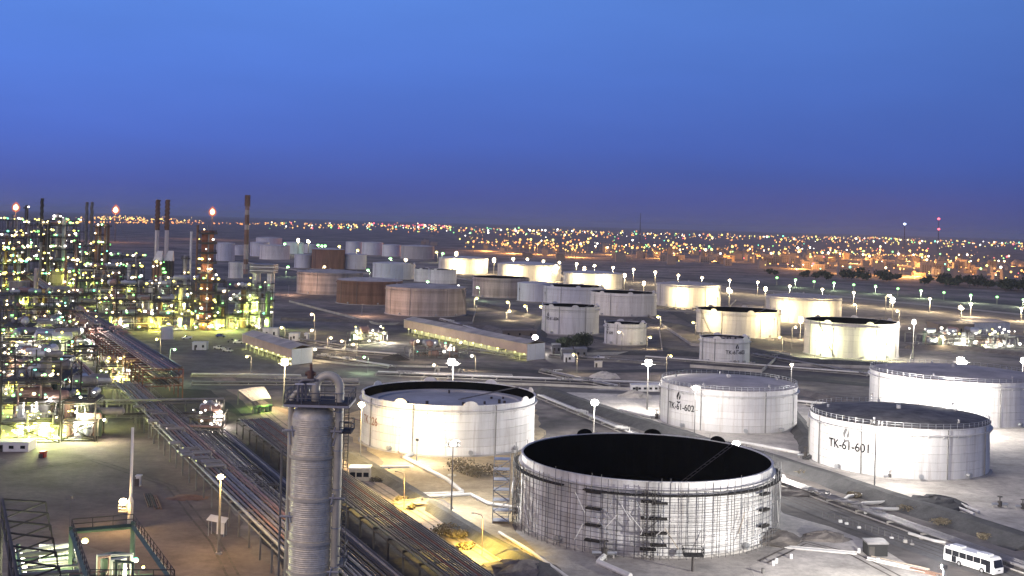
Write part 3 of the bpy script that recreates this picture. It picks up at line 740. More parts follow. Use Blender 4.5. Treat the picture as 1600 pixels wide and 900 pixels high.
# ------------------------------------------------------------------ pipe racks
def pipe_rack(a, b, width, h, npipes, label, bay=9.0, steel='steel_grey', pmats=('pipe_grey', 'pipe_grey', 'pipe_dark', 'pipe_pink'), rmax=.32, loops=3, levels=1, seed=1, group='pipe racks', rail=False, name='pipe_rack'):
    rnd = random.Random(seed); a = Vector((a.x, a.y, 0)); b = Vector((b.x, b.y, 0)); d = b - a; L = d.length; d.normalize(); n = Vector((-d.y, d.x, 0))
    t = thing(name, label, 'pipe rack', a, group)
    nb = max(2, int(L/bay))
    for i in range(nb+1):
        c = a + d*(L*i/nb); mb = MB()
        for s_ in (-1, 1):
            p = c + n*s_*width/2; mb.obox((p.x, p.y), d, .3, .3, 0, h)
        for lv in range(levels):
            z = h - .35 - lv*2.6; mb.obox((c.x, c.y), n, width - .31, .28, z, z+.32)
        mb.build('portal_frame', steel, t)
    for s_ in (-1, 1):
        for lv in range(levels):
            mb = MB(); p = a + n*s_*(width/2); q = b + n*s_*(width/2); z = h - .6 - lv*2.6
            mb.tube([(p.x, p.y, z), (q.x, q.y, z)], .17, 4); mb.build('side_beam', steel, t)
    lp = [rnd.uniform(.06, .94) for _ in range(loops)]
    for lv in range(levels):
        x = -width/2 + .5
        i = 0
        while x < width/2 - .3 and i < npipes:
            r = rnd.uniform(.12, rmax) if i else rmax*1.15
            z = h - lv*2.6 + r - .02
            off = n*x
            pts = [a + off + Vector((0, 0, z))]
            if lv == 0 and rnd.random() < .32:
                for f in sorted(lp):
                    f2 = f + (i*.012); w = 2.2 + i*.35
                    if f2*L + 4 > L: continue
                    c = a + d*(L*f2) + off; up = Vector((0, 0, z)); up2 = Vector((0, 0, z + .9))
                    sgn = 1 if i*2 >= npipes else -1
                    pts += [c + up, c + up2, c + up2 + n*sgn*w, c + up2 + n*sgn*w + d*1.6, c + up2 + d*1.6, c + up + d*1.6]
            pts.append(b + off + Vector((0, 0, z)))
            mb = MB(); mb.tube(pts, r, 7); mb.build('pipe', rnd.choice(pmats), t)
            x += r*2 + rnd.uniform(.12, .5); i += 1
    if rail:
        e = [(a + n*(width/2+.4)).to_2d(), (b + n*(width/2+.4)).to_2d()]
        railing(t, [(e[0].x, e[0].y), (e[1].x, e[1].y)], h, 1.1, 3.0, steel)
    return t
pipe_rack(G(198,598,5), G(485,865,5), 8.5, 5.0, 12, 'grey elevated pipe rack with U-bends along the dirt yard', 8, loops=5, seed=3, rail=True)
pipe_rack(G(396,655,4), G(790,945,4), 9.0, 4.0, 16, 'dark low pipe rack beside the sandy road', 8, 'steel_dark', ('pipe_dark', 'pipe_dark', 'pipe_dark', 'steel_red', 'pipe_dark'), .2, 0, seed=5)
pipe_rack(G(300,650,1.2), G(640,950,1.2), 10, 1.2, 14, 'sleeper pipes low on the dark oily ground', 12, 'steel_dark', ('pipe_dark', 'pipe_dark', 'pipe_grey'), .3, 2, seed=9)
pipe_rack(G(255,577,10.2), G(122,488,10.2), 12.5, 10.2, 12, 'tall brown pipe rack leading into the process units', 7, 'steel_red', ('pipe_pink', 'pipe_dark', 'pipe_pink', 'pipe_grey'), .36, 3, 3, seed=11)
pipe_rack(G(128,587,9), G(104,562,9), 8, 9.0, 8, 'short brown rack end dropping pipes beside the process yard', 6, 'steel_red', ('pipe_pink', 'pipe_grey'), .34, 0, 2, seed=13)
pipe_rack(G(104,628,6), G(350,625,6), 2.0, 6.0, 3, 'single-file pipe bridge crossing over the grey rack', 9, 'steel_grey', ('pipe_grey', 'pipe_pink'), .34, 0, seed=15)
pipe_rack(G(0,545,8), G(150,541,8), 7, 8, 8, 'cross rack in the lamp-lit units by the picture edge', 8, 'steel_dark', ('pipe_grey', 'pipe_dark'), .35, 2, 2, seed=17)
pipe_rack(G(0,518,10), G(125,512,10), 8, 10, 9, 'second cross rack behind the lamp-lit units', 8, 'steel_dark', ('pipe_grey', 'pipe_pink', 'pipe_dark'), .35, 2, 2, seed=19)
pipe_rack(G(0,478,9), G(118,470,9), 8, 9, 8, 'far cross rack below the pink-lit box', 9, 'steel_dark', ('pipe_grey', 'pipe_pink'), .4, 1, 2, seed=21)
pipe_rack(G(120,486,9), G(40,428,9), 10, 9, 8, 'far brown rack running on to the distant units', 10, 'steel_red', ('pipe_pink', 'pipe_grey'), .4, 1, 2, seed=23)
for i, (p, q, w, npp, lab) in enumerate([((845,622),(1010,690),3,4,'white pipe pair running down beside the dark dike'), ((1185,742),(1640,905),4.5,5,'pipeline bundle following the dark dike past the bus'),
        ((590,585),(1045,603),7,7,'broad low pipe bundle crossing behind the open tanks'), ((850,582),(960,606),5,6,'short diagonal pipe bundle behind the floodlit open tank'), ((300,600),(560,600),6,6,'low pipe bundle behind the corrugated shelter'),
        ((470,545),(620,556),5,5,'low pipe bundle among the small street lamps'), ((735,548),(830,560),6,5,'low pipes beside the end of the long shed'), ((1010,560),(1380,588),4,5,'long low pipe bundle below the small lettered tank'), ((1220,628),(1640,668),4,5,'low pipe bundle behind the railed white tanks'),
        ((500,558),(612,575),4,4,'low pipe bundle slanting across rough ground by the pink shed'), ((620,584),(800,590),4,5,'low pipe bundle behind the bright central mast'), ((860,558),(1040,570),4,4,'low pipe bundle in front of the site cabins'), ((1180,556),(1360,588),4,4,'low pipe bundle left of the yellow-green tank dike'), ((440,528),(560,546),4,4,'low pipe bundle between the kiosks and lamp row'), ((1430,600),(1640,622),4,4,'low pipe bundle before the floodlight glare'), ((690,500),(835,545),3,3,'low pipe bundle behind the longest shed'), ((300,588),(470,590),3,4,'low pipe bundle along the paved yard edge')]):
    pipe_rack(G(*p), G(*q), w, .8, npp, lab, 9, 'concrete', ('pipe_white', 'pipe_grey', 'pipe_white', 'pipe_grey') if i != 4 else ('pipe_grey',), .28, 2, seed=40+i, group='low pipe bundles', name='pipe_bundle')
pipe_rack(G(122,604,5), G(236,602,5), 3, 5.0, 4, 'short cross rack before the short brown rack end', 7, 'steel_grey', ('pipe_grey', 'pipe_pink'), .28, 0, seed=61)
pipe_rack(G(152,648,4.5), G(332,645,4.5), 3, 4.5, 4, 'cross rack below the single-file pipe bridge', 8, 'steel_grey', ('pipe_grey', 'pipe_dark'), .24, 0, seed=63)
pipe_rack(G(240,664,3), G(345,668,3), 3, 3.0, 4, 'lowest cross rack beside the white-lit manifold', 8, 'steel_grey', ('pipe_grey', 'pipe_pink'), .24, 0, seed=65)
# bund pipes on pale sand
def pipeline(px, r, label, mat='pipe_white', z=.5, posts=True):
    pts = [G(u, v, z) for u, v in px]; t = thing('pipeline', label, 'pipeline', (pts[0].x, pts[0].y, 0), 'white pipelines on the sand')
    mb = MB(); mb.tube(pts, r, 9); mb.build('pipe', mat, t)
    if posts:
        for a, b_ in zip(pts, pts[1:]):
            k = max(1, int((b_-a).length/7))
            for j in range(k):
                q = a.lerp(b_, (j+.5)/k); mb = MB(); mb.obox((q.x, q.y), (b_-a).to_2d(), .4, r*2+.3, 0, z-r*.5); mb.build('sleeper', 'concrete', t)
    return t
pipeline([(648,706),(632,715),(700,750),(722,768)], .5, 'thick white pipe bending away from the floodlit tank nozzle')
pipeline([(540,652),(580,660),(632,716)], .14, 'thin pipe fence line at the floodlit tank foot', 'pipe_pink')
pipeline([(575,730),(640,729)], .3, 'short white pipe lying on yellow sand by the floodlit tank')
pipeline([(650,776),(735,772),(762,786),(815,794)], .36, 'white pipe pair leading to the scaffolded tank')
pipeline([(652,771),(722,769)], .22, 'thinner white pipe beside the one leading to the scaffold')
pipeline([(780,832),(830,862),(900,912)], .34, 'white pipe sloping down in front of the scaffold', 'pipe_white')
pipeline([(950,862),(935,878),(985,900)], .5, 'fat white pipe at the scaffolded tank base')
pipeline([(1150,690),(1175,694),(1250,708)], .45, 'white pipe from the dike to the TK-61-601 valve')
pipeline([(930,640),(968,640),(1020,652),(1045,650)], .4, 'white pipe bending toward the TK-61-602 tank')
pipeline([(1200,742),(1225,744),(1232,758)], .4, 'white elbow pipe rising beside the scaffolded tank')
for i, (u, v) in enumerate(((1318,775),(1340,786),(1352,795))):
    pipeline([(u,v+6),(u+8,v),(u+52,v-4+i*2)], .35, ['upper','middle','lower'][i] + ' white bypass pipe by the dike opposite TK-61-601')
pipeline([(1420,782),(1480,778),(1530,800)], .3, 'white pipe with corner lying on pale sand below TK-61-601')
pipeline([(1428,788),(1478,785),(1522,803)], .3, 'inner parallel white pipe with corner below TK-61-601')
pipeline([(1420,833),(1460,845),(1495,850)], .3, 'white pipe end beside the road ahead of the bus')

def bund_wall(px, label, h=1.3):
    pts = [G(u, v) for u, v in px]; t = thing('bund_wall', label, 'wall', (pts[0].x, pts[0].y, 0), 'low concrete bund walls')
    for a, b_ in zip(pts, pts[1:]):
        k = max(1, int((b_-a).length/8))
        for j in range(k):
            c = a.lerp(b_, (j+.5)/k); mb = MB(); mb.obox((c.x, c.y), (b_-a).to_2d(), (b_-a).length/k - .08, .35, 0, h); mb.build('wall_panel', 'concrete', t)
bund_wall([(836,538),(900,556),(1035,552),(1030,515)], 'low wall round the bush-side white tanks')
bund_wall([(1078,574),(1190,582),(1215,560)], 'low wall before the small TK-61-603 tank')
bund_wall([(452,472),(590,508),(738,506),(745,480)], 'low wall round the three rusty tanks')
bund_wall([(1240,572),(1420,578),(1425,550)], 'low wall before the yellow-green tank')
bund_wall([(1010,492),(1080,540),(1235,556)], 'low wall before the open cream tank')
bund_wall([(560,440),(680,455),(730,450)], 'low wall round the mid tank row')
bund_wall([(380,410),(470,424),(580,428)], 'low wall round the far tanks')
bund_wall([(690,432),(790,446),(880,456)], 'low wall before the glowing tanks')
bund_wall([(1020,486),(1130,490),(1150,470)], 'low wall before the roofed cream tank')
bund_wall([(640,598),(850,603),(1040,612)], 'long low wall behind the open tanks', .9)
bund_wall([(370,590),(560,595)], 'low wall beside the pump shelter road', .9)
bund_wall([(470,562),(560,572),(700,575)], 'low wall along the rough ground by the lamp row', .8)
# ------------------------------------------------------------------ process units
bulb_me = {}
RL = random.Random(5)
def bulb(kind):
    if kind not in bulb_me:
        mb = MB(); mb.ball(0, 0, 0, 1, 7, 4, .8); o = mb.build('lamp', kind); bulb_me[kind] = o.data; bpy.data.objects.remove(o)
    return bulb_me[kind]
LK = ['lamp_white']*5 + ['lamp_yellow']*6 + ['lamp_green']*4 + ['lamp_teal']*2 + ['lamp_warm']*4
def add_lamp(parent, loc, kind, f=.0008, rmin=.30, name='lamp'):
    s_ = max(rmin, loc[1]*f)*RL.choice([.7, .85, 1, 1, 1.3, 1.6]); return inst(name, bulb(kind), loc, parent, s_)
def process_frame(u0, u1, vb, vt, depth, nlev, label, seed, nl=26, steel='steel_dark', light=0, lcol=YELG, drums=6, pipes=10, lk=None, group='process units', ground=True):
    rnd = random.Random(seed)
    a = G(u0, vb); b = G(u1, vb); h = height_at(a, (u0+u1)/2, vt)
    d = (b - a); d.z = 0; L = d.length; d.normalize(); n = Vector((-d.y, d.x, 0))
    if n.y < 0: n = -n
    t = thing('process_unit', label, 'process unit', ((a.x+b.x)/2, (a.y+b.y)/2, 0), group)
    nx = max(2, int(L/9)+1); ny = max(2, int(depth/10)+1)
    pos = lambda i, j, z=0: a + d*(L*i/(nx-1)) + n*(depth*j/(ny-1)) + Vector((0, 0, z))
    hs = {}
    for i in range(nx):
        for j in range(ny):
            hh = h*rnd.choice([1, 1, .8, .6, 1]) if i not in (0, nx-1) else h*rnd.choice([1, .85])
            hs[i, j] = hh; p = pos(i, j); mb = MB(); mb.obox((p.x, p.y), d, .4, .4, 0, hh); mb.build('post', steel, t)
    for lv in range(0, nlev+1):
        z = h*lv/nlev
        if lv == 0: z = .3
        mb = MB()
        for i in range(nx-1):
            for j in range(ny-1):
                if min(hs[i, j], hs[i+1, j], hs[i, j+1], hs[i+1, j+1]) >= z - .5 or rnd.random() < .35:
                    c = (pos(i, j) + pos(i+1, j+1))/2; mb.obox((c.x, c.y), d, L/(nx-1) - .1, depth/(ny-1) - .1, z-.12, z+.05)
        for j in range(ny):
            p, q = pos(0, j, z-.45), pos(nx-1, j, z-.45); mb.tube([p, q], .2, 4)
        for i in range(nx):
            p, q = pos(i, 0, z-.45), pos(i, ny-1, z-.45); mb.tube([p, q], .17, 4)
        p, q = pos(0, 0), pos(nx-1, 0)
        for f in (.55, 1.1): mb.bar((p.x, p.y, z+f), (q.x, q.y, z+f), .07)
        for i in range(nx*3): 
            r_ = p.lerp(q, i/(nx*3-1)); mb.bar((r_.x, r_.y, z), (r_.x, r_.y, z+1.1), .05)
        mb.build('floor_level', steel, t)
        if lv < nlev or True:
            for _ in range((drums*2 + int(L/14)) if (lv or ground) else 1):
                f = rnd.uniform(.08, .8); dl = rnd.uniform(3, 8); r = rnd.uniform(.6, 1.5)
                p = a + d*(L*f) + n*rnd.uniform(.1, .8)*depth; q = p + (d if rnd.random() < .6 else n)*dl
                mb = MB(); mb.hdrum((p.x, p.y, z+r+.4), (q.x, q.y, z+r+.4), r, 10)
                for w in (.2, .8):
                    s_ = p.lerp(q, w); mb.obox((s_.x, s_.y), n, r*1.4, .3, z, z+.5)
                mb.build('drum', rnd.choice(['clad_white', 'pipe_grey', 'galv', 'pipe_pink']), t)
    for _ in range(pipes + int(L/2.2)):
        r = rnd.uniform(.10, .3); j = rnd.uniform(-.03, .9); z = rnd.uniform(.08, .98)*h
        p = a + d*(L*rnd.uniform(0, .5)) + n*depth*j; q = p + d*(L*rnd.uniform(.2, .5))
        z2 = max(.3, z + rnd.choice([-1, 1])*rnd.uniform(2, 7)); z2 = min(z2, h+3)
        mb = MB(); mb.tube([(p.x, p.y, max(0, z-rnd.uniform(1, 6))), (p.x, p.y, z), (q.x, q.y, z), (q.x, q.y, z2)], r, 6); mb.build('pipe', rnd.choice(['pipe_grey', 'pipe_grey', 'pipe_white', 'pipe_pink', 'steel_dark']), t)
    for _ in range(4 + int(L/9)):   # vertical vessels inside
        p = a + d*(L*rnd.uniform(.05, .95)) + n*depth*rnd.uniform(.1, .9); r = rnd.uniform(.7, 1.5); hh = h*rnd.uniform(.4, 1.15)
        mb = MB(); mb.lathe(p.x, p.y, [(r, 0), (r, hh), (r*.7, hh+r*.5), (.05, hh+r*.65)], 12); mb.build('vessel', rnd.choice(['clad_white', 'pipe_grey', 'rust_brown', 'steel_green']), t)
    i0 = rnd.randrange(nx-1)   # diagonal brace
    for i in (i0, (i0 + 2) % (nx-1)):
        mb = MB(); p, q = pos(i, 0), pos(i+1, 0); mb.bar((p.x, p.y-.3, .2), (q.x, q.y-.3, h/nlev), .13); mb.bar((q.x, q.y-.3, .2), (p.x, p.y-.3, h/nlev), .13); mb.build('brace', steel, t)
    for _ in range(nl):
        lv = rnd.randint(0, nlev); z = min(h, h*lv/nlev) + rnd.uniform(1.2, 3.2)
        p = a + d*(L*rnd.uniform(-.02, 1.02)) + n*(rnd.uniform(-.5, 2) if rnd.random() < .75 else depth*rnd.random())
        kd = rnd.choice(lk or LK)
        add_lamp(t, (p.x, p.y - .4, z), kd)
    for _ in range(light):
        f = rnd.uniform(.05, .95); p = a + d*(L*f) + n*depth*rnd.uniform(-.05, .6)
        z = rnd.choice([min(h*.8, 3.2), min(h*.8, 3.6), min(h*.8, 4.2), h*rnd.uniform(.4, .9)])
        point((p.x, p.y, z), rnd.uniform(.6, 1.4)*8500, lcol if rnd.random() < .75 else WHITE, .5, parent=t)
    return t
PU = process_frame
PU(0, 92, 692, 565, 26, 4, 'nearest lamp-lit steel unit above green-lit ground at picture edge', 1, 64, 'steel_dark', 16, YELG, 2, 26, ground=False)
PU(96, 148, 690, 628, 12, 2, 'small glaring white-lit pump shelter beside the dirt yard', 2, 10, 'steel_dark', 3, (1, .98, .6), 1, 6, ['lamp_white', 'lamp_yellow'])
PU(0, 100, 606, 535, 22, 3, 'steel unit with row of pale drums behind the nearest unit', 3, 50, 'steel_dark', 12, YELG, 4, 20)
PU(0, 148, 563, 512, 18, 3, 'long low steel unit with yellow lamps beside the brown rack', 4, 44, 'steel_dark', 8, (1, 1, .35), 3, 18)
PU(0, 112, 524, 462, 24, 3, 'steel unit behind the pink column', 5, 44, 'steel_dark', 6, YELG, 3, 14)
PU(150, 300, 517, 449, 20, 3, 'long unit with rooftop coolers and yellow-lit ground floor', 6, 56, 'steel_dark', 12, (1, .95, .15), 4, 20)
PU(302, 352, 517, 440, 20, 4, 'unit of pipes and lamps round the brick-red column', 7, 36, 'steel_dark', 8, (1, .95, .15), 2, 12)
PU(354, 424, 516, 452, 18, 3, 'steel unit at the foot of the reactor frame', 8, 24, 'steel_dark', 6, (.75, 1, .2), 2, 12)
PU(120, 215, 478, 420, 26, 3, 'lamp-dotted unit behind the long cooler deck', 9, 50, 'steel_dark', 5, YELG, 3, 12)
PU(128, 172, 448, 385, 26, 4, 'steel unit round the twin brown columns', 10, 44, 'steel_dark', 4, YELG, 2, 10)
PU(36, 122, 446, 352, 30, 5, 'tall far unit glittering with white and green lamps', 11, 90, 'steel_dark', 5, YELG, 2, 14)
PU(0, 40, 452, 372, 30, 4, 'glittering far unit cut by the picture edge', 12, 52, 'steel_dark', 3, YELG, 2, 10)
PU(0, 60, 402, 345, 60, 3, 'farthest glittering unit below the first flare', 13, 46, 'steel_dark', 2, WARM, 2, 6)
PU(172, 225, 452, 402, 26, 3, 'dark unit beside the furnace block', 14, 34, 'steel_dark', 3, YELG, 2, 10)
PU(70, 135, 396, 345, 60, 3, 'farthest unit behind the grey tower', 15, 40, 'steel_dark', 2, WARM, 2, 6)
PU(548, 605, 537, 522, 12, 1, 'low lit manifold among the small street lamps', 16, 9, 'steel_grey', 3, (1, 1, .5), 2, 14, ['lamp_white', 'lamp_yellow'])
PU(640, 740, 560, 546, 14, 1, 'low pipe manifold in front of the long shed', 17, 8, 'steel_grey', 2, (1, 1, .6), 2, 16, ['lamp_white', 'lamp_teal'])
PU(1465, 1610, 545, 528, 30, 1, 'low lamp-dotted pump station by the substation wall', 18, 34, 'steel_grey', 5, (1, 1, .75), 4, 18, ['lamp_white', 'lamp_white', 'lamp_yellow'])

PU(150, 204, 604, 572, 14, 2, 'yellow-lit pump bay beside the tall brown rack', 19, 22, 'steel_dark', 8, (1, .95, .3), 2, 10, ['lamp_yellow', 'lamp_white', 'lamp_warm'])
PU(215, 300, 486, 440, 20, 3, 'dark lamp-dotted unit in front of the furnaces', 20, 34, 'steel_dark', 5, (1, .9, .3), 3, 12)
PU(100, 148, 648, 606, 12, 2, 'low unit with white boxes behind the pump shelter', 21, 16, 'steel_grey', 4, YELG, 2, 8)
PU(296, 348, 672, 652, 16, 1, 'cluttered white-lit pipe manifold beside the pump shelter', 22, 10, 'steel_grey', 1, (1, .85, .7), 2, 22, ['lamp_white'])
PU(0, 100, 640, 575, 18, 3, 'yellow-lit unit filling the gap behind the nearest unit', 23, 44, 'steel_dark', 10, YELG, 3, 16)
PU(60, 150, 505, 462, 20, 3, 'lamp-dotted unit where the brown rack begins', 24, 34, 'steel_dark', 6, (1, 1, .3), 3, 12)
# lit lower-corner structure
def Gz(u, v, h): return G(u, v, h)
fr = thing('steel_frame', 'dark green steel frame with lit lower decks at the bottom corner', 'steel frame', tuple(G(190, 905, 20).to_2d()) + (0,), 'process units')
c4 = [G(112,830,20), G(208,822,20), G(272,912,20), G(140,912,20)]
for p in c4:
    mb = MB(); mb.box(p.x-.25, p.x+.25, p.y-.25, p.y+.25, 0, 20.6); mb.build('post', 'steel_green', fr)
for a, b_ in zip(c4, c4[1:]+c4[:1]):
    for z in (20, 14, 8):
        mb = MB(); mb.tube([(a.x, a.y, z), (b_.x, b_.y, z)], .35, 4); mb.build('beam', 'steel_green', fr)
    railing(fr, [(a.x, a.y), (b_.x, b_.y)], 20.3, 1.2, 2, 'steel_dark')
def quad_deck(z, name, mat, shrink=1.0):
    m_ = sum((p for p in c4), Vector())/4; mb = MB(); mb.hexa([((m_ + (p-m_)*shrink).x, (m_ + (p-m_)*shrink).y) for p in c4][::-1], z-.1, z+.1); mb.build(name, mat, fr)
quad_deck(8.4, 'deck', 'steel_green', .96); quad_deck(12.6, 'deck', 'rust_brown', .78)
railing(fr, [(G(125,872,16).x, G(125,872,16).y), (G(240,868,16).x, G(240,868,16).y)], 13, 1.2, 1.5, 'steel_green')
g = G(178, 880, 15); mb = MB(); mb.lathe(g.x, g.y, [(1.6, 2), (1.6, 15.6), (1.8, 15.65), (1.8, 16), (.1, 16.5)], 18, True); mb.build('vessel', 'steel_green', fr)
for i in range(40):
    q = c4[0].lerp(c4[1], R0.random()).lerp(c4[3].lerp(c4[2], R0.random()), R0.random()); z = R0.uniform(9, 18); q2 = q + Vector((R0.uniform(-4, 4), R0.uniform(-2, 2), 0))
    mb = MB(); mb.tube([(q.x, q.y, 8), (q.x, q.y, z), (q2.x, q2.y, z), (q2.x, q2.y, 8)], R0.uniform(.1, .3), 6); mb.build('pipe', R0.choice(['pipe_grey', 'pipe_white', 'steel_green', 'pipe_pink']), fr)
for u, v, kd in ((133,845,'lamp_yellow'),(212,875,'lamp_teal'),(224,886,'lamp_yellow'),(117,860,'lamp_white'),(196,888,'lamp_white')):
    q = G(u, v, 16); add_lamp(fr, (q.x, q.y, q.z), kd, .0016)
    point((q.x, q.y-.6, q.z-.8), 900, (1, 1, .6), .3, parent=fr)
# neighbour with stacked lamps
f2 = thing('steel_frame', 'lamp-lit green pipe platform with white cladding panel at the bottom corner', 'steel frame', tuple(G(75, 905, 16).to_2d()) + (0,), 'process units')
k4 = [G(28,862,16), G(112,850,16), G(132,930,16), G(38,930,16)]
for p in k4:
    mb = MB(); mb.box(p.x-.2, p.x+.2, p.y-.2, p.y+.2, 0, 17); mb.build('post', 'steel_green', f2)
for z in (16, 13.5, 11, 8.5):
    for a, b_ in zip(k4, k4[1:]+k4[:1]):
        mb = MB(); mb.tube([(a.x, a.y, z), (b_.x, b_.y, z)], .22, 4); mb.build('beam', 'steel_green', f2)
    for i in range(9):
        a = k4[0].lerp(k4[3], (i+.5)/9); b_ = k4[1].lerp(k4[2], (i+.5)/9); mb = MB(); mb.tube([(a.x, a.y, z+.3), (b_.x, b_.y, z+.3)], R0.uniform(.12, .3), 6); mb.build('pipe', R0.choice(['pipe_white', 'pipe_grey', 'steel_green']), f2)
q = G(88, 858, 15.5); 
for i in range(9):
    mb = MB(); mb.box(q.x-2.2+i*.5, q.x-1.75+i*.5, q.y-.15, q.y+.15, q.z-1.8, q.z+.6); mb.build('cladding_panel', 'sign_white', f2)
for u, v in ((28,860),(31,866),(35,876),(37,887),(37,896)):
    q = G(u, v, 16 - (v-860)*.15); add_lamp(f2, (q.x, q.y, q.z), 'lamp_white', .0030); point((q.x+.8, q.y-.8, q.z-.6), 700, (.95, 1, .65), .3, parent=f2)
point((k4[0].lerp(k4[2], .5)) + Vector((0, 0, -2)), 2200, (.9, 1, .5), .4, parent=f2)
# leaning lattice truss
lt = thing('lattice_truss', 'dark lattice truss with slanting arms at the picture edge', 'truss', tuple(G(5, 905, 22).to_2d()) + (0,), 'process units')
A_ = G(4, 780, 22); B_ = G(32, 925, 22)
for k_ in range(8):
    p = A_.lerp(B_, k_/7); q = p + Vector((5.2 - k_*.15, 1.2, -.5 - k_*.1)); q2 = p + Vector((0, 0, -2.6))
    mb = MB(); mb.bar(p, q, .12); mb.bar(q2, q, .10); mb.bar(p, q2, .1); mb.bar(q, q + Vector((.3, 0, -2.2)), .1); mb.build('truss_arm', 'steel_dark', lt)
mb = MB(); mb.tube([A_, B_], .2, 5); mb.build('chord', 'steel_dark', lt)
mb = MB(); mb.tube([A_ + Vector((0, 0, -2.6)), B_ + Vector((0, 0, -2.6))], .15, 5); mb.build('chord', 'steel_dark', lt)
for k_ in (0, 3.5, 7):
    p = A_.lerp(B_, k_/7); mb = MB(); mb.bar((p.x, p.y, 0), p, .2); mb.build('post', 'steel_dark', lt)
# ------------------------------------------------------------------ columns, stacks, flares
def base_at(u, vb): return G(u, vb)
def tower(u, vt, vb, wpx, label, mat='rust_brown', plats=0, lamps=0, seed=0, top='dome', lk=None, name='process_column', ring='steel_dark', taper=1.0, group='process columns'):
    rnd = random.Random(seed); ub = u - .028*(vb - vt); p = G(ub, vb); h = height_at(p, u, vt); r = wpx/2/F*p.y
    t = thing(name, label, 'column', (p.x, p.y, 0), group)
    ns = max(4, int(h/5)); 
    for i in range(ns):
        z0, z1 = h*i/ns, h*(i+1)/ns; ra = r*(1 + (taper-1)*i/ns); rb = r*(1 + (taper-1)*(i+1)/ns)
        mb = MB(); mb.lathe(p.x, p.y, [(ra*.985, z0), (ra, z0+.1), (rb, z1-.1), (rb*.985, z1)], 18); mb.build('shell_section', rnd.choice(['rust_brown', 'tan_shell', 'rust_brown', 'pipe_pink']) if label.startswith('tall rusty') else mat, t, smooth=False)
    mb = MB(); rt = r*taper
    if top == 'dome': mb.lathe(p.x, p.y, [(rt, h-.02), (rt*.85, h+rt*.4), (rt*.5, h+rt*.62), (.05, h+rt*.7)], 18)
    else: ring_prism(mb, p.x, p.y, rt*.75, rt*1.08, h-1.0, h+.1, 18)
    mb.build('head', mat, t)
    for i in range(plats):
        z = h*(i+1)/(plats+.15); a0 = rnd.uniform(0, 6.28); sp = rnd.choice([2.2, 3.5, 6.28, 6.28]) if plats < 9 else 6.28; pt_ = .35 if plats < 9 else .9
        mb = MB(); mb.lathe(p.x, p.y, [(r*1.02, z-pt_), (r+1.7, z-pt_), (r+1.7, z+.12), (r*1.02, z+.12)], 16, a0=a0, a1=a0+sp); 
        for f in (.6, 1.2): mb.lathe(p.x, p.y, [(r+1.44, z+f-.06), (r+1.52, z+f-.06), (r+1.52, z+f+.06), (r+1.44, z+f+.06)], 16, a0=a0, a1=a0+sp)
        for j in range(9):
            a = a0 + sp*j/8; x, y = p.x + (r+1.48)*math.cos(a), p.y + (r+1.48)*math.sin(a); mb.bar((x, y, z), (x, y, z+1.2), .09)
        mb.build('ring_platform', ring, t)
    if plats:
        a = -1.2; x, y = p.x + (r+.5)*math.cos(a), p.y + (r+.5)*math.sin(a)
        mb = MB(); mb.tube([(x, y, 0), (x, y, h*.98), (p.x, p.y, h+r*.8)], max(.18, r*.13), 7); mb.build('riser_pipe', 'pipe_grey', t)
        mb = MB(); x2 = p.x - r - .6
        for s_ in (-.25, .25): mb.bar((x2+s_, p.y-.3, 0), (x2+s_, p.y-.3, h), .06)
        z = .5
        while z < h: mb.bar((x2-.25, p.y-.3, z), (x2+.25, p.y-.3, z), .04); z += .8
        mb.build('ladder', 'steel_dark', t)
    for i in range(lamps):
        a = rnd.uniform(-2.6, -.5); z = h*(rnd.randint(1, max(1, plats))/(plats+.15)) + 1.6 if plats else h*rnd.random()
        q = (p.x + (r+1.6)*math.cos(a), p.y + (r+1.6)*math.sin(a), min(z, h+2)); add_lamp(t, q, rnd.choice(lk or LK), .0008)
        if i % 4 == 0: point((q[0], q[1]-.9, q[2]-.2), 700, WARM, .3, parent=t)
    return t, p, r, h
tower(325, 361, 516, 19, 'brick-red lamp-ringed column, widest in the units', 'brick_red', 10, 22, 31, 'open', lk=['lamp_warm', 'lamp_yellow', 'lamp_white'])
tower(57, 421, 512, 7, 'pinkish slim bare column among the near units', 'tan_shell', 0, 0, 32)
tower(181, 428, 508, 9, 'brown column with stacked yellow lamps by the cooler deck', 'rust_brown', 5, 8, 33, lk=['lamp_yellow', 'lamp_white'])
tower(154, 352, 448, 10, 'brown platformed column, left one of the twin pair', 'rust_brown', 7, 9, 34)
tower(167, 352, 450, 9, 'brown platformed column, right one of the twin pair', 'rust_brown', 7, 9, 35)
tower(92, 337, 440, 11, 'pale grey far tower crowned with white lamps', 'pipe_grey', 4, 6, 36, lk=['lamp_white'])
tower(42, 322, 420, 5, 'thin dark far column with white lamps near its top', 'steel_dark', 4, 4, 37, lk=['lamp_white'])
tower(103, 400, 470, 4, 'slim brown vent column behind the pink box', 'rust_brown', 0, 2, 38)
tower(309, 352, 470, 3.5, 'slim dark vent stack beside the brick-red column', 'rust_brown', 0, 0, 39, top='open')
tower(299, 362, 480, 3.5, 'slim pale vent stack beside the furnace block', 'pipe_white', 0, 0, 40, top='open')
tower(290, 400, 480, 6, 'short grey column between furnace and brick-red column', 'pipe_grey', 3, 4, 41)
tower(214, 398, 470, 5, 'grey column at the edge of the furnace block', 'pipe_grey', 2, 4, 42)
tower(120, 375, 470, 5, 'dark slim column in front of the grey tower', 'rust_brown', 3, 5, 43)
tower(75, 348, 446, 7, 'lamp-studded dark column beside the tall thin stack', 'steel_dark', 6, 9, 44)
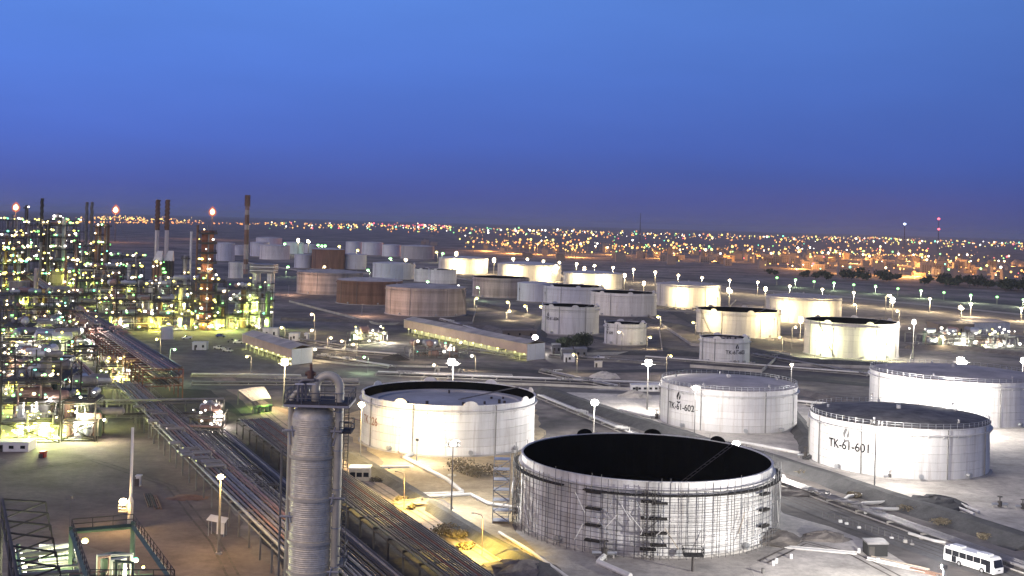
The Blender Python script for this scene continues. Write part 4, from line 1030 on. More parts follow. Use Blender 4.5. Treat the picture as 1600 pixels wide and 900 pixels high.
def strake_stack(u, vt, vb, wpx, label, lower, upper, frac, taper=.9, lamps=0):
    t, p, r, h = tower(u, vt, vb, wpx, label, lower, 0, 0, int(u), 'open', name='chimney_stack', taper=taper, group='chimney stacks')
    z0 = h*frac
    mb = MB(); mb.lathe(p.x, p.y, [(r*.98, z0), (r*1.05, z0+.2), (r*taper*1.08, h-.2), (r*taper*1.05, h+.15)], 18); mb.build('painted_top', upper, t)
    for s_ in range(3):   # helical strakes
        mb = MB(); pts = []
        for i in range(29):
            a = s_*2.094 + i*.55; pts.append((p.x + r*1.16*math.cos(a), p.y + r*1.16*math.sin(a), z0 + (h-z0)*i/28))
        mb.tube(pts, r*.14, 4); mb.build('helical_strake', upper, t)
    return t
strake_stack(247, 312, 452, 6.5, 'white stack with brown spiral top, left of the furnace pair', 'stack_white', 'rust_brown', .66)
strake_stack(262, 312, 452, 6.5, 'white stack with brown spiral top, right of the furnace pair', 'stack_white', 'rust_brown', .66)
strake_stack(387, 305, 428, 7.5, 'tall rusty spotted chimney, tallest in the picture', 'rust_brown', 'rust_brown', .86)
strake_stack(136, 316, 440, 4.2, 'thin lattice-wrapped far stack, first of the pair', 'pipe_pink', 'steel_grey', .2)
strake_stack(144, 316, 440, 4.2, 'thin lattice-wrapped far stack, second of the pair', 'pipe_pink', 'steel_grey', .2)
strake_stack(66, 310, 446, 4.6, 'tall thin grey far stack near the picture edge', 'pipe_grey', 'steel_dark', .5)
# furnaces under the twin stacks
for u, lab in ((247, 'dark furnace box below the left white stack'), (264, 'dark furnace box below the right white stack')):
    p = G(u - 3, 454); s_ = p.y/F; hb = height_at(p, u, 408); ht_ = height_at(p, u, 392)
    t = thing('furnace', lab, 'furnace', (p.x, p.y, 0), 'furnaces'); w = 7.0*s_
    for i in range(6):
        mb = MB(); mb.box(p.x-w+i*w/3+.05, p.x-w+(i+1)*w/3-.05, p.y, p.y+w*1.6, 2, hb); mb.build('wall_panel', 'rust_brown' if u == 247 else 'steel_dark', t)
    for i in range(4):
        mb = MB(); x = p.x - w + i*w*2/3; mb.box(x-.25, x+.25, p.y-.6, p.y-.1, 0, hb+.5); mb.build('buckstay', 'steel_dark', t)
    mb = MB(); mb.hexa([(p.x-w, p.y), (p.x+w, p.y), (p.x+w, p.y+w*1.6), (p.x-w, p.y+w*1.6)], hb+.05, ht_, [(p.x-2+1.5, p.y+w*.6), (p.x+2+1.5, p.y+w*.6), (p.x+2+1.5, p.y+w*1.0), (p.x-2+1.5, p.y+w*1.0)]); mb.build('roof_hood', 'clad_white', t)
    for i in range(10):
        q = (p.x + R0.uniform(-w, w), p.y - .9, R0.uniform(3, hb)); add_lamp(t, q, R0.choice(LK), .0008)
    point((p.x, p.y-2.5, 5), 1800, WARM, .4, parent=t)
# flares
def halo_shell():  # glow round each flame, added as a translucent emissive shell
    if 'halo_shell' in _mats: return _mats['halo_shell']
    m = bpy.data.materials.new('flame_halo'); _mats['halo_shell'] = m; m.use_nodes = True; t = m.node_tree; b = t.nodes['Principled BSDF']; t.nodes.remove(b)
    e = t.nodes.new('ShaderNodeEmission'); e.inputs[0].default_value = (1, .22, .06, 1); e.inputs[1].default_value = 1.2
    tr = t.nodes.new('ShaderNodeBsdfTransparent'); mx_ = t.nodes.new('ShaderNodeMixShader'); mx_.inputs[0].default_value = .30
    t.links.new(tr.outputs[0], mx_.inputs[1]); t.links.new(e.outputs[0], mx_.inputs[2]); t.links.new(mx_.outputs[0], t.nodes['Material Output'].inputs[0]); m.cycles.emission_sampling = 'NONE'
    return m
def flare(u, vf, vb, label):
    p = G(u - .028*(vb-vf), vb); h = height_at(p, u, vf + 5); t = thing('flare_stack', label, 'flare', (p.x, p.y, 0), 'gas flares'); w = p.y/F
    mb = MB(); mb.cyl(p.x, p.y, 0, h, .75*w*.8, .5*w*.8, 8); mb.build('riser', 'flare_pipe', t)
    for a in (0, 2.1, 4.2):
        mb = MB(); mb.bar((p.x, p.y, h*.9), (p.x + 26*math.cos(a), p.y + 26*math.sin(a), 0), .18); mb.build('guy_wire', 'steel_dark', t)
    mb = MB(); rf = 3.7*w
    pr = [(.3*rf, -1.1), (.8*rf, -.7*1), (1.0*rf, -.1), (.85*rf, .5), (.5*rf, .95), (.12*rf, 1.35)]
    mb.lathe(p.x, p.y, [(r, h + rf*1.05 + z*rf) for r, z in pr], 10, True, True); mb.build('flame', 'flame', t, smooth=True)
    mb = MB(); mb.lathe(p.x, p.y, [(r*1.75, h + rf*1.05 + z*rf*1.75) for r, z in pr], 14, True, True); mb.build('flame_halo', halo_shell(), t, smooth=True)
    point((p.x - rf*1.2, p.y - rf*1.5, h + rf), 2.6e5, (1, .45, .18), rf*.5, parent=t)
flare(25, 323, 385, 'gas flare burning nearest the picture edge')
flare(181, 327, 378, 'gas flare burning above the far units')
flare(332, 330, 374, 'gas flare burning behind the brick-red column')
# reactor frame with pale legs
rx = thing('reactor_frame', 'pale legged reactor frame with ribbed top box beside the chimney', 'reactor', tuple(G(405, 513).to_2d()) + (0,), 'process units')
p = G(396, 512); q = G(420, 512); hT = height_at(p, 405, 413)
for x in (p.x, q.x):
    for dy in (0, 9):
        mb = MB(); mb.box(x-1.0, x+1.0, p.y+dy-.9, p.y+dy+.9, 0, hT*.86); mb.build('leg', 'clad_white', rx)
        mb = MB(); mb.box(x-1.35, x+1.35, p.y+dy-1.25, p.y+dy+1.25, hT*.40, hT*.43); mb.build('leg_collar', 'steel_dark', rx)
for k_ in range(5):
    z = hT*(.86 + .03*k_); mb = MB(); mb.box(p.x-2.5, q.x+2.5, p.y-2, p.y+11, z+.05, z + hT*.022); mb.build('box_rib', 'pipe_white' if k_ % 2 else 'pipe_grey', rx)
for k_, z in enumerate((.28, .55, .7)):
    mb = MB(); mb.box(p.x-2.2, q.x+2.2, p.y-1.8, p.y+10.5, hT*z-.3, hT*z); mb.build('deck', 'steel_grey', rx); railing(rx, [(p.x-2.2, p.y-1.8), (q.x+2.2, p.y-1.8)], hT*z, 1.2, 2.5, 'steel_grey')
for i in range(10): add_lamp(rx, (R0.uniform(p.x-3, q.x+3), p.y-2.2, hT*R0.uniform(.1, .8)), R0.choice(['lamp_white', 'lamp_green', 'lamp_yellow']))
point((p.x, p.y-3, 6), 2500, (.6, 1, .3), .4, parent=rx)
p = G(378, 512); sph = thing('domed_reactor', 'pale domed reactor vessel lit green beside the reactor frame', 'reactor', (p.x, p.y+8, 0), 'process units'); r = 15*p.y/F*1.1; hd = height_at(p, 378, 466)
mb = MB(); mb.lathe(p.x, p.y+8, [(r*.8, 6), (r, 7.5), (r, hd), (r*.97, hd+.6), (r*.6, hd+r*.5), (r*.2, hd+r*.95), (.1, hd+r*1.0)], 24); mb.build('dome', 'clad_white', sph, smooth=True)
for i in range(6):
    a = i*math.pi/3; mb = MB(); x, y = p.x + r*.85*math.cos(a), p.y + 8 + r*.85*math.sin(a); mb.bar((x, y, 0), (x, y, 8), .4, 8); mb.build('leg', 'steel_grey', sph)
mb = MB(); ring_prism(mb, p.x, p.y+8, r, r+1.6, hd-.2, hd, 24); mb.build('ring_platform', 'steel_dark', sph)
for i in range(8): add_lamp(sph, (p.x + (r+1.2)*math.cos(-2.9+i*.37), p.y+8+(r+1.2)*math.sin(-2.9+i*.37), hd+1.4), R0.choice(['lamp_white', 'lamp_green']))
point((p.x-5, p.y+8-r-4, hd+4), 2500, (.8, 1, .7), .4, parent=sph)

# yard vent stack with lamp
p = G(203, 826); vs_ = thing('vent_stack', 'pale vent stack with lamp platform standing in the dirt yard', 'vent stack', (p.x, p.y, 0))
h1 = height_at(p, 206, 783); h2 = height_at(p, 206, 776); h3 = height_at(p, 207, 668); w = p.y/F
mb = MB(); mb.lathe(p.x, p.y, [(4.4*w, 0), (4.4*w, h1)], 16, True); mb.build('lower_shell', 'cream_paint', vs_, smooth=True)
mb = MB(); mb.lathe(p.x, p.y, [(4.4*w, h1), (2.2*w, h2)], 16); mb.build('reducer', 'cream_paint', vs_, smooth=True)
mb = MB(); mb.lathe(p.x, p.y, [(2.2*w, h2), (2.2*w, h3)], 12, False, True); mb.build('upper_pipe', 'pipe_white', vs_, smooth=True)
mb = MB(); mb.box(p.x-2.0, p.x-.5, p.y-.9, p.y+.9, h1-1.9, h1-1.75); mb.build('platform', 'steel_grey', vs_); railing(vs_, [(p.x-.5, p.y-.9), (p.x-2, p.y-.9), (p.x-2, p.y+.9)], h1-1.75, 1.1, 1, 'galv')
add_lamp(vs_, (p.x-1.1, p.y-.9, h1+.1), 'flood_warm', .0022); point((p.x-1.6, p.y-2.0, h1-.2), 3200, SOD, .3, parent=vs_)

# ------------------------------------------------------------------ masts and lamps
def mast(u, v, vb, label, heads=4, kind='flood', power=0, color=WHITE, r=.22, size=.0016, cage=False, lit=True, group='floodlight masts', dy=-2.6, lean=True, dx=0):
    ub = u - (.028*(vb-v) if lean else 0); p = G(ub, vb); h = height_at(p, u, v)
    t = thing('floodlight_mast', label, 'floodlight', (p.x, p.y, 0), group)
    mb = MB(); mb.tube([(p.x, p.y, 0), (p.x, p.y, h)], r*.95, 8, r1=r*.5); mb.build('pole', 'steel_grey', t)
    mb = MB(); mb.box(p.x-.5, p.x+.5, p.y-.5, p.y+.5, 0, .35); mb.build('base_plate', 'concrete', t)
    s_ = max(.28, p.y*size*1.0)
    mb = MB(); mb.bar((p.x-.6-s_*heads*.5, p.y, h), (p.x+.6+s_*heads*.5, p.y, h), .08); 
    if cage:
        for f in (0, .9): 
            for j in range(8):
                a, b_ = j*math.pi/4, (j+1)*math.pi/4; mb.bar((p.x+1.4*math.cos(a), p.y+1.4*math.sin(a), h-.3+f), (p.x+1.4*math.cos(b_), p.y+1.4*math.sin(b_), h-.3+f), .06)
        for j in range(8):
            a = j*math.pi/4; mb.bar((p.x+1.4*math.cos(a), p.y+1.4*math.sin(a), h-.3), (p.x+1.4*math.cos(a), p.y+1.4*math.sin(a), h+.6), .05)
        zz = h*.55
        for j in range(8):
            a, b_ = j*math.pi/4, (j+1)*math.pi/4; mb.bar((p.x+.8*math.cos(a), p.y+.8*math.sin(a), zz), (p.x+.8*math.cos(b_), p.y+.8*math.sin(b_), zz), .05)
    mb.build('crossarm', 'steel_grey', t)
    for i in range(heads):
        nc_ = (heads+1)//2; x = p.x + (i % nc_ - (nc_-1)/2)*s_*1.15; zr = (i//nc_)*s_*1.2
        mb = MB(); mb.box(x-s_*.6, x+s_*.6, p.y+.15, p.y+.6, h+zr-s_*.5, h+zr+s_*.6); hd = mb.build('lamp_head', 'steel_grey', t)
        if lit: inst('lens', bulb(kind), (x, p.y-.1, h+zr), hd, (s_*1.0, .7, s_*1.0))
    if power: point((p.x + dx, p.y + dy, h - .2), power, color, .5, parent=t)
    return t
mast(445, 568, 636, 'bright floodlight mast behind the grey column', 4, 'flood_warm', 26000, WARM, .28, .0021)
mast(708, 568, 601, 'bright floodlight mast behind the floodlit open tank', 5, 'flood', 26000, WHITE, .3, .0021)
mast(1013, 569, 640, 'bright floodlight mast beside the small pipe shed', 4, 'flood', 30000, WHITE, .3, .0020)
mast(929, 629, 690, 'single bright floodlight mast beside the dike pipes', 1, 'flood', 22000, WHITE, .25, .0036)
mast(708, 694, 803, 'tall caged floodlight mast standing on yellow sand', 1, 'flood', 26000, (1, .97, .92), .2, .0030, True, dy=2.2)
mast(565, 632, 722, 'slim lamp mast at the edge of the floodlit tank', 1, 'flood_warm', 36000, (1, .72, .30), .16, .0030)
mast(1150, 693, 742, 'bright floodlight peeking over the scaffolded tank rim', 1, 'flood', 46000, WHITE, .2, .0032)
mast(1087, 606, 684, 'slim lamp mast in front of the TK-61-602 tank', 1, 'flood', 9000, WHITE, .16, .0028, True)
mast(1369, 662, 766, 'tall caged mast in front of the TK-61-601 tank', 2, 'flood', 26000, WHITE, .2, .0012, True, lit=False, dy=1.5, dx=4)
mast(1503, 566, 612, 'glaring floodlight mast behind the railed white tank', 5, 'flood', 30000, WHITE, .3, .0022)
mast(1469, 606, 672, 'slim caged mast in front of the railed white tank', 1, 'flood', 50000, WHITE, .16, .0010, True)
mast(1237, 570, 604, 'white curved mast beside the TK-61-602 tank rim', 1, 'flood_warm', 3000, WHITE, .3, .0015)
mast(345, 745, 866, 'orange-lit lamp post with equipment box in the dirt yard', 1, 'flood_warm', 9000, SOD, .3, .0030)
mast(110, 780, 862, 'thin unlit mast with small lamp frame in the dirt yard', 2, 'flood', 0, WHITE, .07, .0006, lit=False)
mast(1428, 505, 562, 'double-headed floodlight mast beside the yellow-green tank', 2, 'flood', 30000, WHITE, .3, .0016)
mast(1251, 502, 530, 'bright floodlight between the two yellow-lit open tanks', 2, 'flood_warm', 22000, WARM, .3, .0020)
mast(1395, 471, 500, 'floodlight mast on open ground behind the yellow tanks', 2, 'flood', 16000, WARM, .4, .0018)
mast(1502, 482, 520, 'floodlight mast beside the lamp-lit perimeter road', 3, 'flood_warm', 16000, WARM, .4, .0014)
mast(1140, 455, 482, 'bright floodlight beside the roofed cream tank', 3, 'flood_warm', 20000, WARM, .4, .0016)
mast(1196, 453, 480, 'bright floodlight between two roofed cream tanks', 2, 'flood_warm', 12000, WARM, .4, .0014)
mast(836, 527, 552, 'white floodlight above the end of the long shed', 1, 'flood', 14000, WHITE, .25, .0028)
mast(1598, 565, 600, 'floodlight cut by the picture edge above the railed tank', 2, 'flood', 14000, WHITE, .3, .0018)
mast(870, 418, 440, 'bright floodlight between two glowing cream tanks', 3, 'flood_warm', 30000, WARM, .5, .0013)
mast(772, 408, 428, 'bright floodlight beyond the gap in the glowing row', 2, 'flood_warm', 24000, WARM, .5, .0014)
mast(713, 398, 424, 'bright floodlight above the first glowing tank', 2, 'flood_warm', 16000, WARM, .5, .0014)
mast(976, 432, 455, 'bright floodlight at the end of the glowing row', 2, 'flood_warm', 20000, WARM, .5, .0013)
mast(1006, 444, 470, 'bright floodlight beside the white open tank', 2, 'flood_warm', 14000, WARM, .5, .0013)
mast(913, 421, 440, 'bright floodlight behind the third glowing tank', 2, 'flood_warm', 8000, WARM, .5, .0013)
mast(466, 377, 400, 'bright floodlight in the distant tank farm', 2, 'flood_warm', 20000, WARM, .6, .0012)
mast(482, 378, 402, 'second bright floodlight in the distant tank farm', 3, 'flood_warm', 20000, WARM, .6, .0010)
mast(634, 406, 428, 'bright small floodlight behind the mid row of pale tanks', 1, 'flood_warm', 12000, WARM, .5, .0015)
# wall floodlights in front of the glowing tanks
def wall_flood(key, deg, dist, hh, power, color, label, size=.55):
    t_, c, r, h = TANKS[key]; a = math.atan2(-c.y, -c.x) + math.radians(deg)
    x, y = c.x + (r+dist)*math.cos(a), c.y + (r+dist)*math.sin(a)
    t = thing('floodlight', label, 'floodlight', (x, y, 0), 'short tank floodlights')
    mb = MB(); mb.tube([(x, y, 0), (x, y, hh)], .12, 6); mb.build('pole', 'galv', t)
    mb = MB(); mb.box(x-.4, x+.4, y-.35, y+.1, hh, hh+.6); mb.build('lamp_head', 'steel_grey', t)
    point((x + .3*math.cos(a+math.pi)*3, y + .3*math.sin(a+math.pi)*3, hh+.3), power, color, .3, parent=t)
YEL = (1, .80, .42); YG = (.97, .98, .55)
wall_flood('A', 33, 7, 8, 28125, YG, 'short floodlight before the yellow-green tank, right glare'); wall_flood('A', -33, 7, 8, 28125, YG, 'short floodlight before the yellow-green tank, left glare')
wall_flood('B', 38, 8, 11, 18750, YEL, 'short floodlight before the cream tank behind TK-61-603, right glare'); wall_flood('B', -36, 9, 10, 13125, YEL, 'short floodlight before the cream tank behind TK-61-603, left glare')
wall_flood('C', 28, 8, 8, 24375, YEL, 'short floodlight before the roofed cream tank, right glare'); wall_flood('C', -25, 9, 8, 22500, YEL, 'short floodlight before the roofed cream tank, left glare')
wall_flood('D', -14, 8, 8, 24375, YEL, 'short floodlight before the cream tank behind the white pair'); wall_flood('D', 40, 9, 8, 16875, YEL, 'second short floodlight before the cream tank behind the white pair')
wall_flood('o1', -15, 10, 9, 56250, YEL, 'short floodlight before the first glowing tank'); wall_flood('o1', 40, 10, 9, 30000, YEL, 'second short floodlight before the first glowing tank')
wall_flood('o2', -30, 10, 9, 56250, YEL, 'short floodlight before the middle glowing tank'); wall_flood('o2', 30, 10, 9, 37500, YEL, 'second short floodlight before the middle glowing tank')
wall_flood('o3', 20, 10, 9, 33750, YEL, 'short floodlight before the third glowing tank'); wall_flood('o3', -30, 10, 9, 30000, YEL, 'second short floodlight before the third glowing tank')
wall_flood('226', -12, 12, 6, 8000, (1, .95, .82), 'short floodlight glaring on the open tank by the grey column')
wall_flood('605', 0, 15, 9, 30000, WHITE, 'short floodlight between TK-61-601 and the railed tank'); wall_flood('605', -35, 15, 9, 30000, WHITE, 'short floodlight by the railed tank at picture edge')
wall_flood('N', 40, 46, 9, 150000, (1, .95, .88), 'short floodlight added to brighten the scaffold and sand yard')  # added lamp that brightens the scaffolded tank and the pale sand
wall_flood('K', -50, 25, 7, 13500, (1, .6, .4), 'short warm lamp before the nearest rusty tank'); wall_flood('M', -40, 22, 7, 13500, (1, .6, .4), 'short warm lamp before the pinkish tank behind')

ORD = 'first second third fourth fifth sixth seventh eighth ninth tenth eleventh twelfth thirteenth fourteenth fifteenth sixteenth seventeenth eighteenth nineteenth twentieth'.split()
def street_lamp(u, v, vb, kind, label, power=0, color=WHITE, size=.0013, group='street lamps', arm=True, side=1):
    ub = u - .028*(vb-v); p = G(ub, vb); h = height_at(p, u, v); s_ = max(.22, p.y*size)
    t = thing('street_lamp', label, 'street lamp', (p.x, p.y, 0), group)
    mb = MB(); w = max(.08, p.y*.00025)
    L = 1.6 if arm else 0.0
    if arm: mb.tube([(p.x+side*L, p.y, 0), (p.x+side*L, p.y, h-.4), (p.x+side*L*.8, p.y, h+.25), (p.x+side*.3, p.y, h+.45)], w, 5)
    else: mb.tube([(p.x, p.y, 0), (p.x, p.y, h)], w, 5)
    mb.build('pole', 'steel_grey', t); inst('lamp', bulb(kind), (p.x, p.y, h), t, s_)
    if power: point((p.x, p.y-.8-s_, h-.6-s_), power, color, .3, parent=t)
    return t
SL = [(163,656,692,'lamp_white','lighting the yard beside the pump shelter'),(487,491,520,'lamp_warm','by the dark dike end'),(487,516,541,'lamp_warm','above the white kiosk'),(517,528,552,'lamp_warm','first of the three in a close row'),(534,533,557,'lamp_warm','second of the three in a close row'),(552,538,562,'lamp_warm','last of the three in a close row'),
 (568,512,532,'lamp_warm','behind the lit manifold'),(582,516,534,'lamp_yellow','inside the lit manifold'),(600,520,534,'lamp_yellow','at the manifold end'),(492,546,566,'lamp_white','beside the pink shed gable'),(569,558,582,'lamp_green','green, on rough ground'),
 (386,557,584,'lamp_yellow','beside the bright mast on the paved road'),(273,546,600,'lamp_green','on a tall pole over the paved yard'),(245,530,560,'lamp_yellow','at the brown rack edge'),(440,512,540,'lamp_warm','behind the pink shed'),(653,533,566,'lamp_white','in front of the long shed'),
 (737,556,578,'lamp_white','near the manifold road'),(678,570,592,'lamp_warm','beside the bright central mast'),(1048,556,590,'lamp_yellow','behind the TK-61-602 tank'),(896,554,582,'lamp_yellow','in front of the bushes'),(967,519,548,'lamp_warm','in front of the smallest white tank'),
 (1016,527,545,'lamp_yellow','right of the smallest white tank'),(1028,495,512,'lamp_yellow','right of the widest white tank'),(1083,504,530,'lamp_yellow','left of the open cream tank'),(1243,511,545,'lamp_warm','left of the yellow-green tank'),(1218,527,548,'lamp_yellow','between the lettered and yellow-green tank'),
 (793,472,488,'lamp_yellow','beside the brown banded tank'),(745,466,482,'lamp_yellow','below the brown banded tank'),(845,479,500,'lamp_yellow','at the left rim of the bush tank'),(820,478,494,'lamp_yellow','between banded and white tanks'),(796,486,500,'lamp_warm','on the dike road'),
 (746,449,470,'lamp_green','green, left of the banded tank'),(716,447,470,'lamp_white','over the rusty tank roof'),(507,417,432,'lamp_warm','before the brown far tank'),(575,422,440,'lamp_green','green, beside the mid tank row'),(668,440,450,'lamp_green','green, in the mid tank row'),
 (450,417,432,'lamp_green','green, below the distant tanks'),(445,381,398,'lamp_green','green, in the distant tanks'),(497,383,398,'lamp_green','green, first of the far triple'),(503,384,399,'lamp_green','green, second of the far triple'),(508,384,399,'lamp_green','green, third of the far triple'),
 (530,385,400,'lamp_yellow','beyond the brown far tank'),(559,391,408,'lamp_yellow','before the far right-hand row'),(610,404,420,'lamp_green','green, below the far right-hand row'),(682,394,410,'lamp_yellow','beside the dark grey far tank'),(692,396,410,'lamp_green','green, beside the dark grey far tank'),
 (1335,476,505,'lamp_warm','behind the yellow-green tank'),(1402,486,505,'lamp_warm','low on the empty ground'),(1388,462,500,'lamp_warm','tall, on the empty ground'),(1519,500,515,'lamp_yellow','by the substation roof'),(1472,526,545,'lamp_white','before the dark substation wall'),(1565,504,520,'lamp_warm','behind the substation')]
for i, (u, v, vb, kd, lab) in enumerate(SL):
    street_lamp(u, v, vb, kd, 'small lamp post ' + lab, 3200 if v > 500 else 6000, WARM if kd != 'lamp_green' else (.7, 1, .6), .0013, side=1 if i % 3 else -1)
for i, (u, v) in enumerate([(1214,434),(1243,437),(1272,440),(1303,442),(1334,445),(1368,447),(1403,451),(1439,454),(1475,457),(1517,461),(1558,464),(1599,468)]):
    street_lamp(u, v, v+12, 'lamp_green', ORD[i] + ' green lamp from the left in the row along the dark highway', 16000 if i % 2 else 0, (.8, 1, .6), .00125, 'green highway lamps', False)
for i, (u, v) in enumerate([(802,404),(824,405),(849,408),(874,410),(901,412),(929,415),(958,418),(990,421),(1024,425),(1060,430),(1097,434),(1140,438),(1184,441),(1234,447),(1285,452),(1334,457),(1391,462),(1453,467),(1517,475),(1596,482)]):
    street_lamp(u, v, v+20, 'flood_warm', ORD[i] + ' warm lamp from the left in the row behind the cream tanks', 34000, WARM, .00125, 'warm perimeter lamps', False)
# ------------------------------------------------------------------ sheds
def shed(far_l, near_l, near_r, hpx_v, label, wall, roofm, lamps, seed=0):
    a = G(*far_l); b = G(*near_l); c = G(*near_r); h = height_at(b, near_l[0], hpx_v); d = (a - b); L = d.length; d.normalize(); w = c - b; Wd = w.length; w.normalize()
    t = thing('long_shed', label, 'shed', (b.x, b.y, 0), 'long sheds'); n = max(6, int(L/6))
    for i in range(n):
        p = b + d*(L*i/n); q = b + d*(L*(i+1)/n - .06)
        for s_, nm in ((0, 'wall_panel'), (Wd, 'wall_panel')):
            p1 = p + w*s_; q1 = q + w*s_; o = w*.15
            mb = MB(); mb.hexa([(p1.x, p1.y), (q1.x, q1.y), ((q1+o).x, (q1+o).y), ((p1+o).x, (p1+o).y)], h*.42, h); mb.build(nm, wall, t)
        mb = MB(); mb.obox((p.x, p.y), (1, 0), .35, .35, 0, h*.42); mb.build('post', 'concrete', t)
        mb = MB(); p1 = p - w*.5; q1 = q - w*.5; m1 = p + w*Wd/2; m2 = q + w*Wd/2; p2 = p + w*(Wd+.5); q2 = q + w*(Wd+.5); hr = h + Wd*.10
        base = len(mb.v)
        for zz in (0, .12): mb.v += [(p1.x, p1.y, h+zz), (q1.x, q1.y, h+zz), (m2.x, m2.y, hr+zz), (m1.x, m1.y, hr+zz), (q2.x, q2.y, h+zz), (p2.x, p2.y, h+zz)]
        for f in ((6,7,8,9), (9,8,10,11), (3,2,1,0), (5,4,2,3), (0,1,7,6), (4,5,11,10), (0,6,9,3), (3,9,11,5), (1,2,8,7), (2,4,10,8)): mb.face(tuple(base+k for k in f))
        mb.build('roof_sheet', roofm, t)
    for e in (b + d*.02, a):
        mb = MB(); z0 = .1 if e is not a else h*.42; f_ = e + w*Wd; mb.hexa([(e.x, e.y), (f_.x, f_.y), ((f_+d*.2).x, (f_+d*.2).y), ((e+d*.2).x, (e+d*.2).y)], z0, h-.02); mb.build('gable_wall', 'sign_white', t)
    mb = MB(); k1 = w*(Wd*.45); mb.hexa([((b+k1).x, (b+k1).y), ((a+k1).x, (a+k1).y), ((a+k1+w*.2).x, (a+k1+w*.2).y), ((b+k1+w*.2).x, (b+k1+w*.2).y)], .1, h*.95); mb.build('inner_wall', 'cream_paint', t)
    for i in range(lamps):
        p = b + d*(L*(i+.5)/lamps) + w*1.2
        add_lamp(t, (p.x, p.y, h*.36), 'lamp_yellow', .0005); point((p.x, p.y-.6, h*.3), 420, (.95, 1, .3), .3, parent=t)
    return t
shed((378,544), (455,571), (488,567), 546, 'pink-walled long shed with white gable and yellow-lit ground floor', 'wall_pink', 'roof_grey', 9)
shed((631,521), (823,564), (851,561), 538, 'longest shed, reaching from rusty tanks to the white gable', 'wall_pink', 'roof_grey', 16)
# substation
p = G(1466, 528); q = G(1500, 527)
def block(name, u0, u1, vb, vt, depth, mat, label, cat, group=None, windows=0, seed=0, roofm=None):
    rnd = random.Random(seed); a = G(u0, vb); b = G(u1, vb); h = max(1.2, height_at(a, (u0+u1)/2, vt)); t = thing(name, label, cat, ((a.x+b.x)/2, (a.y+b.y)/2, 0), group)
    mb = MB(); mb.hexa([(a.x, a.y), (b.x, b.y), (b.x, b.y+depth), (a.x, a.y+depth)], 0, h); w = mb.build('wall', mat, t)
    mb = MB(); mb.hexa([(a.x-.15, a.y-.15), (b.x+.15, b.y-.15), (b.x+.15, b.y+depth+.15), (a.x-.15, a.y+depth+.15)], h+.003, h+.3); mb.build('roof', roofm or mat, t)
    for i in range(windows):
        x = a.x + (b.x-a.x)*(i+.5)/windows; y = a.y + (b.y-a.y)*(i+.5)/windows; mb = MB(); mb.box(x-.6, x+.6, y-.08, y+.05, h*.35, h*.7); mb.build('window', 'glass_dark', t)
    mb = MB(); x = a.x*.8 + b.x*.2; y = a.y*.8+b.y*.2; mb.box(x-.5, x+.5, y-.07, y+.05, .02, min(2.1, h*.8)); mb.build('door', 'steel_dark', t)
    return t, a, b, h
block('substation', 1466, 1522, 527, 508, 20, 'house_sand', 'low dark brown substation building beyond the railed tank', 'building', None, 4)
block('warehouse', 1522, 1578, 524, 505, 26, 'clad_white', 'pale lit warehouse beside the brown substation', 'building', None, 0, roofm='roof_grey')
block('portable_cabin', 300, 322, 547, 536, 4, 'blue_white', 'white portable cabin on the paved yard', 'cabin', None, 2)
block('equipment_kiosk', 410, 433, 530, 514, 6, 'white_paint', 'white kiosk behind the pink shed, larger one', 'kiosk', 'white kiosks', 2)
block('equipment_kiosk', 451, 466, 533, 522, 5, 'white_paint', 'white kiosk beside the larger one behind the pink shed', 'kiosk', 'white kiosks', 1)
block('equipment_kiosk', 475, 481, 532, 522, 4, 'white_paint', 'narrow white kiosk at the end of the kiosk pair', 'kiosk', 'white kiosks', 0)
block('pipe_shed', 986, 1029, 612, 603, 4, 'white_paint', 'small white pipe shed under the floodlight mast', 'shed', None, 5)
block('site_cabin', 877, 895, 562, 547, 7, 'house_grey', 'grey site cabin beside the bushes', 'cabin', 'site cabins', 1)
block('site_cabin', 881, 898, 566, 555, 4, 'white_paint', 'white site cabin in front of the grey one', 'cabin', 'site cabins', 1)
block('site_cabin', 898, 917, 561, 546, 8, 'house_grey', 'lilac grey site cabin between white cabin and pickup', 'cabin', 'site cabins', 2)
block('site_cabin', 862, 876, 553, 540, 8, 'house_grey', 'grey site cabin behind the others by the long shed', 'cabin', 'site cabins', 2)
block('pump_house', 785, 838, 528, 518, 8, 'house_sand', 'brown low pump house behind the long shed end', 'building', None, 3)
block('equipment_box', 929, 941, 574, 566, 2, 'cream_paint', 'cream equipment box on the rough ground', 'box', None, 0)
block('tool_container', 1356, 1387, 870, 851, 3.4, 'black', 'black tool container with pale roof beside the bus road', 'container', None, 0, roofm='pipe_grey')
block('pink_box', 13, 33, 468, 441, 14, 'tan_shell', 'pink blank box building among the near lights', 'building', None, 0)
block('pink_box', 77, 96, 446, 424, 14, 'tan_shell', 'pink blank box building beside the far pink tank', 'building', None, 0)
block('pink_box', 118, 136, 472, 461, 10, 'tan_shell', 'small pinkish box building beside the brown rack', 'building', None, 0)
block('crew_cabin', -10, 44, 706, 693, 5, 'sign_white', 'white striped cabin at the edge of the dirt yard', 'cabin', None, 3)
block('skip_bin', 62, 69, 716, 708, 1.6, 'red_paint', 'small red bin on the dirt yard', 'bin', None, 0)
block('meter_box', 212, 219, 760, 745, .9, 'sign_white', 'white upright meter box on the dirt yard', 'box', None, 0)
block('guard_hut', 545, 577, 752, 733, 3.5, 'wood', 'shabby roadside hut beside the sandy road', 'hut', None, 3, roofm='pipe_white')
